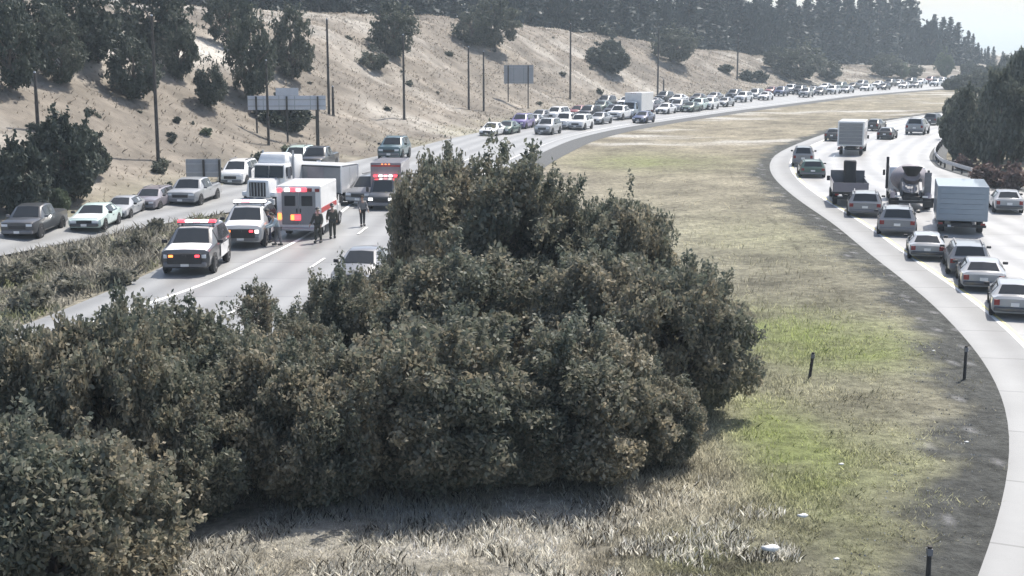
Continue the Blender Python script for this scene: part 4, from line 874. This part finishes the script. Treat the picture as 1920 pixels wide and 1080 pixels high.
SBG = 'vehicles queueing on the far southbound road'
QUEUE = [ # kind, paint, px, py(front wheels), label
 ('sedan', 'white', 912, 262, 'white roofed car first in the queue behind the tallest shrub'), ('sedan', 'green', 940, 258, 'dark green car next to the first white roof behind the shrub'), ('suv', 'purple', 968, 248, 'purple car catching the sun behind the shrub top'), ('sedan', 'silver', 990, 243, 'silver car right behind the purple one'),
 ('suv', 'silver', 1016, 256, 'silver SUV at the shrub top right of the purple car'), ('pickup', 'white', 1048, 246, 'white pickup over the right shoulder of the tallest shrub'), ('suv', 'white', 1078, 246, 'white SUV next to the pale road edge right of the shrub top'), ('suv', 'black', 1092, 228, 'black SUV with bright roof behind the white SUV'),
 ('sedan', 'red', 1072, 224, 'reddish car deep in the queue beside the hill'), ('sedan', 'black', 1140, 220, 'black car left of the white queue truck'), ('pickup', 'white', 1150, 228, 'white pickup touching the white queue truck on its left'),
 ('sedan', 'green', 1118, 214, 'green car at the hill side of the queue'), ('sedan', 'grey', 1218, 206, 'grey car just right of the white queue truck'), ('suv', 'mauve', 1208, 214, 'mauve SUV in the lee of the white queue truck'), ('suv', 'silver', 1262, 212, 'silver SUV left of the green car in the queue'), ('sedan', 'green', 1285, 212, 'green sedan in the middle of the queue'), ('suv', 'mint', 1302, 209, 'pale mint SUV following the green sedan'), ('sedan', 'white', 1262, 198, 'white car by the hill over the silver SUV'),
 ('suv', 'white', 1385, 194, 'white SUV at the left of the silver van in the queue'), ('minivan', 'silver', 1410, 188, 'silver van with a bright roof below the low bushes'), ('suv', 'blue', 1458, 183, 'dark blue SUV below the willow like tree'), ('pickup', 'white', 1475, 179, 'white pickup beside the blue SUV'), ('suv', 'black', 1492, 180, 'black SUV right under the willow like tree'), ('sedan', 'silver', 1517, 178, 'silver car at the foot of the willow like tree'),
 ('suv', 'green', 1568, 172, 'dark green SUV on the far stretch of the queue'), ('sedan', 'black', 1592, 170, 'black car following the dark green SUV'), ('sedan', 'white', 1540, 172, 'white car just past the willow like tree'), ('sedan', 'white', 1640, 166, 'white car under the pale green tree'), ('suv', 'charcoal', 1662, 165, 'charcoal SUV under the pale green tree'), ('sedan', 'silver', 1678, 163, 'silver car beyond the charcoal SUV'), ('suv', 'black', 1700, 162, 'black SUV near the far end of the queue'), ('sedan', 'white', 1720, 161, 'white car near the far end of the queue'), ('suv', 'red', 1738, 159, 'dark red SUV at the far end of the queue'), ('sedan', 'white', 1760, 158, 'white car last but two of the queue'), ('suv', 'charcoal', 1782, 157, 'charcoal SUV last but one of the queue'), ('sedan', 'mint', 1806, 156, 'pale car at the very end of the queue'),
]
EXTRA = [('sedan', 'grey', 1000, 234, 'grey car by the hill behind the purple one'), ('suv', 'white', 1030, 232, 'white SUV at the hill side lane behind the silver SUV'), ('sedan', 'silver', 1112, 236, 'silver car in the median side lane ahead of the white SUV'), ('suv', 'charcoal', 1125, 206, 'charcoal SUV along the hill behind the green car'), ('sedan', 'white', 1165, 204, 'white car by the hill just left of the queue truck'),
 ('sedan', 'blue', 1196, 232, 'blue car on the median side of the queue truck'), ('sedan', 'white', 1238, 216, 'white car in the median side lane past the queue truck'), ('suv', 'black', 1236, 196, 'black SUV by the hill under the stub pole'), ('sedan', 'black', 1300, 196, 'black car by the hill behind the mint SUV'), ('suv', 'white', 1322, 207, 'white SUV ahead of the long bright gap in the queue'), ('sedan', 'grey', 1330, 193, 'grey car by the hill beside the bright gap'), ('sedan', 'silver', 1350, 202, 'silver car in the bright gap of the queue'),
 ('suv', 'charcoal', 1368, 190, 'charcoal SUV behind the white SUV left of the silver van'), ('sedan', 'white', 1428, 190, 'white car median side of the silver van'), ('sedan', 'red', 1440, 180, 'red brown car between the silver van and the blue SUV'), ('suv', 'silver', 1505, 184, 'silver SUV in the median lane under the willow like tree'), ('sedan', 'black', 1532, 180, 'black car in the median lane right of the willow like tree'), ('suv', 'white', 1555, 178, 'white SUV in the median lane left of the green SUV'),
 ('sedan', 'silver', 1580, 176, 'silver car median side of the dark green SUV'), ('suv', 'grey', 1608, 168, 'grey SUV past the black car on the far stretch'), ('sedan', 'white', 1618, 172, 'white car median side on the far stretch'), ('sedan', 'black', 1650, 170, 'black car median side under the pale green tree'), ('sedan', 'white', 1690, 167, 'white car median side near the far end'), ('sedan', 'grey', 1712, 166, 'grey car median side near the far end'), ('suv', 'white', 1748, 163, 'white SUV median side at the far end'), ('sedan', 'black', 1772, 161, 'black car median side at the far end'), ('suv', 'white', 1795, 159, 'white SUV beside the very last car of the queue')]
QUEUE += EXTRA
for (k_, pm, px, py, lab) in QUEUE: place(k_, pm, px, py, SBM, True, lab, {'pickup': 'pickup', 'minivan': 'van'}.get(k_, 'car'), SBG, yaw=random.uniform(-2, 2), scale=1.1)
place('boxtruck', 'bluegrey', 1181, 224, SBM, True, 'tall white box truck standing out of the queue', 'truck', SBG, scale=1.08)
RG = 'vehicles leaving by the exit ramp'
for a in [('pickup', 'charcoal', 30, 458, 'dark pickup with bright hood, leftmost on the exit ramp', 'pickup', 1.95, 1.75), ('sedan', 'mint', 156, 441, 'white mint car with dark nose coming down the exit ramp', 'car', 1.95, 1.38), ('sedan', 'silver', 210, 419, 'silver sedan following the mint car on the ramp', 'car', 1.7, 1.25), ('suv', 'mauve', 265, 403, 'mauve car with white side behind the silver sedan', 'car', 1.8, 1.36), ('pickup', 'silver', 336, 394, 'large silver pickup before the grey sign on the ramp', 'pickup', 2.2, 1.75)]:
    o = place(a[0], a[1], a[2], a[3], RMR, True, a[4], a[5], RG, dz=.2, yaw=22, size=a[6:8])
    if a[1] == 'mint': glass('sunlit_hood_panel', HOODS['sedan'], 1, 2, [4, 5, 6, 7, 8], o, .03, .02, P['white'])  # white panel paints a sunlit look onto the mint hood
SG = 'vehicles stopped at the incident'
place('suv', 'white', 432, 356, SBM, True, 'white SUV left of the white truck cab at the incident', 'car', SG)
sm = place('semi', None, 484, 396, SBM, True, 'white truck tractor facing the camera at the incident', 'truck', SG, yaw=-10, scale=.98)
tr_ = place('trailer', None, 592, 392, SBM, True, 'grey box trailer standing across the lanes behind the ambulance', 'trailer', SG); tp = G(590, 384); tr_.location = (tp[0], tp[1] + 1.2, .1); tr_.rotation_euler = (0, 0, R(66)); tr_.scale = (.9, .9, .74)
place('pickup', 'black', 582, 334, SBM, True, 'black pickup with white load beyond the trailer', 'pickup', SG); place('suv', 'mint', 545, 330, SBM, True, 'pale green SUV beyond the trailer, beside the truck cab', 'car', SG)
place('minivan', 'grey', 672, 386, SBM, True, 'grey van with round roof right of the trailer end', 'van', SG, yaw=-14)
rt = place('boxtruck_lit', 'charcoal', 720, 390, SBM, True, 'rescue truck with dark cab, grey box and lit lamps beside the shrubs', 'truck', SG, scale=.84)
place('suv', 'teal', 728, 307, SBM, True, 'dark teal SUV farther up the emptied lanes beyond the box truck', 'car', SG, size=(2.3, 2.05))
for o in (rt,):
    for ch in KIDS[o.name]:
        if ch.name.startswith('cargo_box'): ch.material_slots[0].link = 'OBJECT'; ch.material_slots[0].material = P['mauve']
    for k_, m_ in enumerate((M_RLIT, M_LIT, M_PLIT, M_LIT, M_RLIT)): box('warning_light', (-.8 + .4 * k_, 2.06, 2.42), (.3, .2, .16), m_, o, .03)
    for k_ in (-1, 1): box('grille_lamp', (k_ * .42, 4.42, 1.0), (.2, .06, .12), M_PLIT, o)
    box('roof_stripe', (0, 1.915, 3.2), (2.3, .03, .12), M_STRIPE, o)
place('sedan', 'grey', 657, 548, SBM, True, 'grey car half hidden behind the shrubs, nearest on the highway', 'car', SG)
place('ambulance', None, 561, 447, SBM, False, 'white ambulance with red lights on, rear to the camera', 'ambulance', SG, scale=1.02)
SBLc = SBE
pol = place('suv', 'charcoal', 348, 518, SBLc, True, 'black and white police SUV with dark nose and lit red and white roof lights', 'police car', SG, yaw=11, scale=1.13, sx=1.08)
def police(o, mats, dark=True):
    light_bar(o, -.15, 1.86, 1.5, mats)
    box('push_bar', (0, 2.5, .72), (1.3, .10, .42), M_BLACK, o, .02)
    for k_, m_ in enumerate((M_RLIT, M_BLACK, M_OLIT)): box('grille_lamp', (-.5 + .5 * k_, 2.57, .84), (.16, .05, .09), m_, o)
    for sx in (-1, 1): box('door_panel', (sx * .992, -.55, .72), (.012, 1.7, .52), P['white'], o)
    glass('sunlit_hood_panel', HOODS['suv'], 1, 2, [4, 5, 6, 7, 8], o, .03, .02, P['white']); glass('roof_panel', HOODS['suv'], 3, 5, [4, 5, 6, 7, 8], o, .05, .03, P['white'])  # white on the hood stands in for sun and sky glare
    for ch in KIDS[o.name]:
        if ch.name.startswith('body') and dark: ch.material_slots[0].link = 'OBJECT'; ch.material_slots[0].material = P['charcoal']
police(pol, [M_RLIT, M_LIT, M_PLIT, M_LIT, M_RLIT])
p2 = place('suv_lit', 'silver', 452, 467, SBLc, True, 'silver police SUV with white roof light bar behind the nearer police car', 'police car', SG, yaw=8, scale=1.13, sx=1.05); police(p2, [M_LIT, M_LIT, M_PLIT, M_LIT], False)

# ------------------------------------------------------------------ people
def skin(name, verts, edges, rad, root, m, parent):
    me = bpy.data.meshes.new(name); me.from_pydata([Vector(v) for v in verts], edges, []); o = bpy.data.objects.new(name, me); COL.objects.link(o)
    o.modifiers.new('skin', 'SKIN'); sv = me.skin_vertices[0].data
    for k_, r_ in enumerate(rad): sv[k_].radius = (r_, r_) if not isinstance(r_, tuple) else r_; sv[k_].use_root = (k_ == root)
    sub = o.modifiers.new('sub', 'SUBSURF'); sub.levels = 1; sub.render_levels = 1
    dg = bpy.context.evaluated_depsgraph_get(); dg.update(); m2 = bpy.data.meshes.new_from_object(o.evaluated_get(dg)); bpy.data.objects.remove(o)
    for p_ in m2.polygons: p_.use_smooth = True
    m2.materials.clear(); return kid(name, m2, m, parent)
def person(px, py, yaw, label, jc, tc, hc, stride=.15, armf=(.1, -.1), bend=0, lean=0, helmet=None, hgt=1.0, vest=None):
    x, y = G(px, py, .05); q = (x, y); t = thing('person', label, 'person', (x, y, SBZ(q) + .02), R(yaw), 'people at the incident'); t.scale = (hgt,) * 3
    top = lambda z, fwd=0: (0, fwd + bend * (z - .95) * .9, .95 + (z - .95) * math.cos(bend * .7))
    V = {'pel': top(.95), 'abd': top(1.12), 'che': top(1.32), 'nek': top(1.50), 'hd0': top(1.58, .01), 'hd1': top(1.68, .015), 'hd2': top(1.76, 0)}
    def off(p_, dx, dy=0, dz=0): return (p_[0] + dx, p_[1] + dy, p_[2] + dz)
    for s_, n in ((-1, 'l'), (1, 'r')):
        f = stride * s_
        V['hip' + n] = off(V['pel'], .10 * s_, 0, -.05); V['kne' + n] = (.11 * s_, f * .6 + .03, .49); V['ank' + n] = (.115 * s_, f, .09); V['toe' + n] = (.13 * s_, f + .17, .04)
        a = armf[0 if s_ < 0 else 1]
        V['sho' + n] = off(V['che'], .19 * s_, 0, .10); V['elb' + n] = off(V['sho' + n], .06 * s_, a * .5 - .02, -.29); V['wri' + n] = off(V['elb' + n], .00 * s_, a + .05, -.24 + abs(a) * .35); V['pal' + n] = off(V['wri' + n], 0, a * .25 + .02, -.07)
        for k_ in range(4): V[f'f{k_}a' + n] = off(V['pal' + n], .006 * s_, -.03 + .02 * k_ + a * .1, -.045); V[f'f{k_}b' + n] = off(V[f'f{k_}a' + n], -.012 * s_, a * .1, -.036 + .005 * abs(k_ - 1.5))
        V['tha' + n] = off(V['wri' + n], -.02 * s_, .045 + a * .1, -.05); V['thb' + n] = off(V['tha' + n], -.01 * s_, .015, -.035)
    names = list(V); ix = {n: k_ for k_, n in enumerate(names)}
    E = [('pel', 'abd'), ('abd', 'che'), ('che', 'nek'), ('nek', 'hd0'), ('hd0', 'hd1'), ('hd1', 'hd2')]
    for n in 'lr':
        E += [('pel', 'hip' + n), ('hip' + n, 'kne' + n), ('kne' + n, 'ank' + n), ('ank' + n, 'toe' + n), ('che', 'sho' + n), ('sho' + n, 'elb' + n), ('elb' + n, 'wri' + n), ('wri' + n, 'pal' + n), ('wri' + n, 'tha' + n), ('tha' + n, 'thb' + n)]
        for k_ in range(4): E += [('pal' + n, f'f{k_}a' + n), (f'f{k_}a' + n, f'f{k_}b' + n)]
    rad = {'pel': (.15, .11), 'abd': (.14, .10), 'che': (.165, .115), 'nek': .055, 'hd0': .07, 'hd1': .098, 'hd2': .075, 'hip': .085, 'kne': .058, 'ank': .042, 'toe': .035, 'sho': .065, 'elb': .045, 'wri': .03, 'pal': .032, 'tha': .011, 'thb': .009}
    def rr(n): return rad.get(n) or rad.get(n[:3]) or .009
    SK = mat('skin', (.42, .27, .20), .6, noise=.05)
    body = skin('body', [V[n] for n in names], [(ix[a], ix[b]) for a, b in E], [rr(n) for n in names], ix['pel'], SK, t)
    def sub(name, keep, g, m, root):
        nn = [n for n in names if n in keep]; i2 = {n: k_ for k_, n in enumerate(nn)}; ee = [(i2[a], i2[b]) for a, b in E if a in i2 and b in i2]
        gr = lambda r_: tuple(c + g for c in r_) if isinstance(r_, tuple) else r_ + g
        return skin(name, [V[n] for n in nn], ee, [gr(rr(n)) for n in nn], i2[root], m, t)
    sub('trousers', ['pel', 'hipl', 'hipr', 'knel', 'kner', 'ankl', 'ankr'], .028, mat('cloth_%d' % (abs(hash(tc)) % 9999), tc, .9, noise=.15), 'pel')
    sub('jacket', ['pel', 'abd', 'che', 'shol', 'shor', 'elbl', 'elbr', 'wril', 'wrir'], .034, mat('cloth_%d' % (abs(hash(jc)) % 9999), jc, .85, noise=.15), 'abd')
    for n in 'lr':
        a, b = Vector(V['ank' + n]), Vector(V['toe' + n]); bm = bmesh.new(); add_box(bm, (a + b) / 2 + Vector((0, -.03, -.02)), (.105, .29, .10), .03); kid('shoe', bm_mesh('shoe', bm), M_BLACK, t)
    hp = Vector(V['hd1']); bm = bmesh.new(); bmesh.ops.create_uvsphere(bm, u_segments=16, v_segments=10, radius=.118)
    for v in list(bm.verts):
        if v.co.z < -.02 and (v.co.y > -.02 or v.co.z < -.07): bm.verts.remove(v)
    for v in bm.verts: v.co = v.co + hp + Vector((0, -.012, .03))
    if helmet:
        me = bm_mesh('helmet', bm, 60); h_ = kid('helmet', me, helmet, t); bm = bmesh.new(); bmesh.ops.create_cone(bm, segments=18, radius1=.18, radius2=.15, depth=.02, cap_ends=True)
        for v in bm.verts: v.co = v.co + hp + Vector((0, -.02, .045))
        kid('brim', bm_mesh('brim', bm), helmet, h_)
    else: kid('hair', bm_mesh('hair', bm, 60), mat('hair', (.05, .04, .03), .8, noise=.1), t)
    fb_ = bmesh.new()
    add_box(fb_, hp + Vector((0, .112, -.005)), (.03, .04, .05), .008); kid('nose', bm_mesh('nose', fb_), SK, t)
    fb_ = bmesh.new()
    for s_ in (-1, 1): add_box(fb_, hp + Vector((.035 * s_, .097, .028)), (.026, .016, .012))
    kid('eyes', bm_mesh('eyes', fb_), M_BLACK, t); fb_ = bmesh.new(); add_box(fb_, hp + Vector((0, .094, -.045)), (.05, .012, .012)); kid('mouth', bm_mesh('mouth', fb_), mat('lips', (.30, .13, .11), .6, noise=0), t)
    if vest:
        for z_ in (1.10, 1.30):
            pz = Vector(top(z_)); bm = bmesh.new(); add_tube(bm, [pz - Vector((0, 0, .025)), pz + Vector((0, 0, .025))], .185, 14, cap=False)
            for v in bm.verts: v.co.y = pz.y + (v.co.y - pz.y) * .82; v.co.x *= 1.08
            kid('reflective_band', bm_mesh('reflective_band', bm), vest, t)
    return t
HEL = mat('helmet_black', (.03, .03, .03), .4, noise=.05); BAND = mat('band', (.6, .62, .3), .5, noise=.05)
TURN = (.055, .055, .045)
person(597, 455, 170, 'firefighter in dark gear at the right rear corner of the ambulance, back half turned', TURN, (.06, .06, .05), None, .08, (.15, .3), helmet=HEL, hgt=1.06)
person(624, 447, 15, 'firefighter in dark gear standing clear of the ambulance, next to the other one', (.07, .068, .05), (.055, .055, .045), None, .10, (.1, .05), helmet=HEL, hgt=1.08)
person(680, 424, 200, 'man in grey jacket and dark trousers walking alone on the empty lane', (.17, .17, .17), (.03, .03, .034), None, .14, (.25, .3))
person(522, 460, 120, 'man in pale blue shirt bending between the police car and the ambulance', (.36, .42, .45), (.16, .16, .17), None, .12, (.4, .35), bend=.5)
person(503, 455, 150, 'officer in dark blue uniform standing at the silver police car', (.03, .035, .09), (.025, .03, .06), None, .06, (.2, .1))

# ------------------------------------------------------------------ haze
bm = bmesh.new(); add_box(bm, (0, 0, 39.0), (8100, 8100, 82)); hz = link('haze', bm_mesh('haze', bm)); tag(hz, kind='stuff')
hm = bpy.data.materials.new('haze'); hm.use_nodes = True; t_ = hm.node_tree; t_.nodes.remove(t_.nodes['Principled BSDF'])
pv = t_.nodes.new('ShaderNodeVolumePrincipled'); pv.inputs['Color'].default_value = (.76, .89, 1.0, 1); pv.inputs['Density'].default_value = .00034; pv.inputs['Anisotropy'].default_value = .2
t_.links.new(pv.outputs[0], t_.nodes['Material Output'].inputs['Volume']); hz.data.materials.append(hm)
print('conifers', nc)
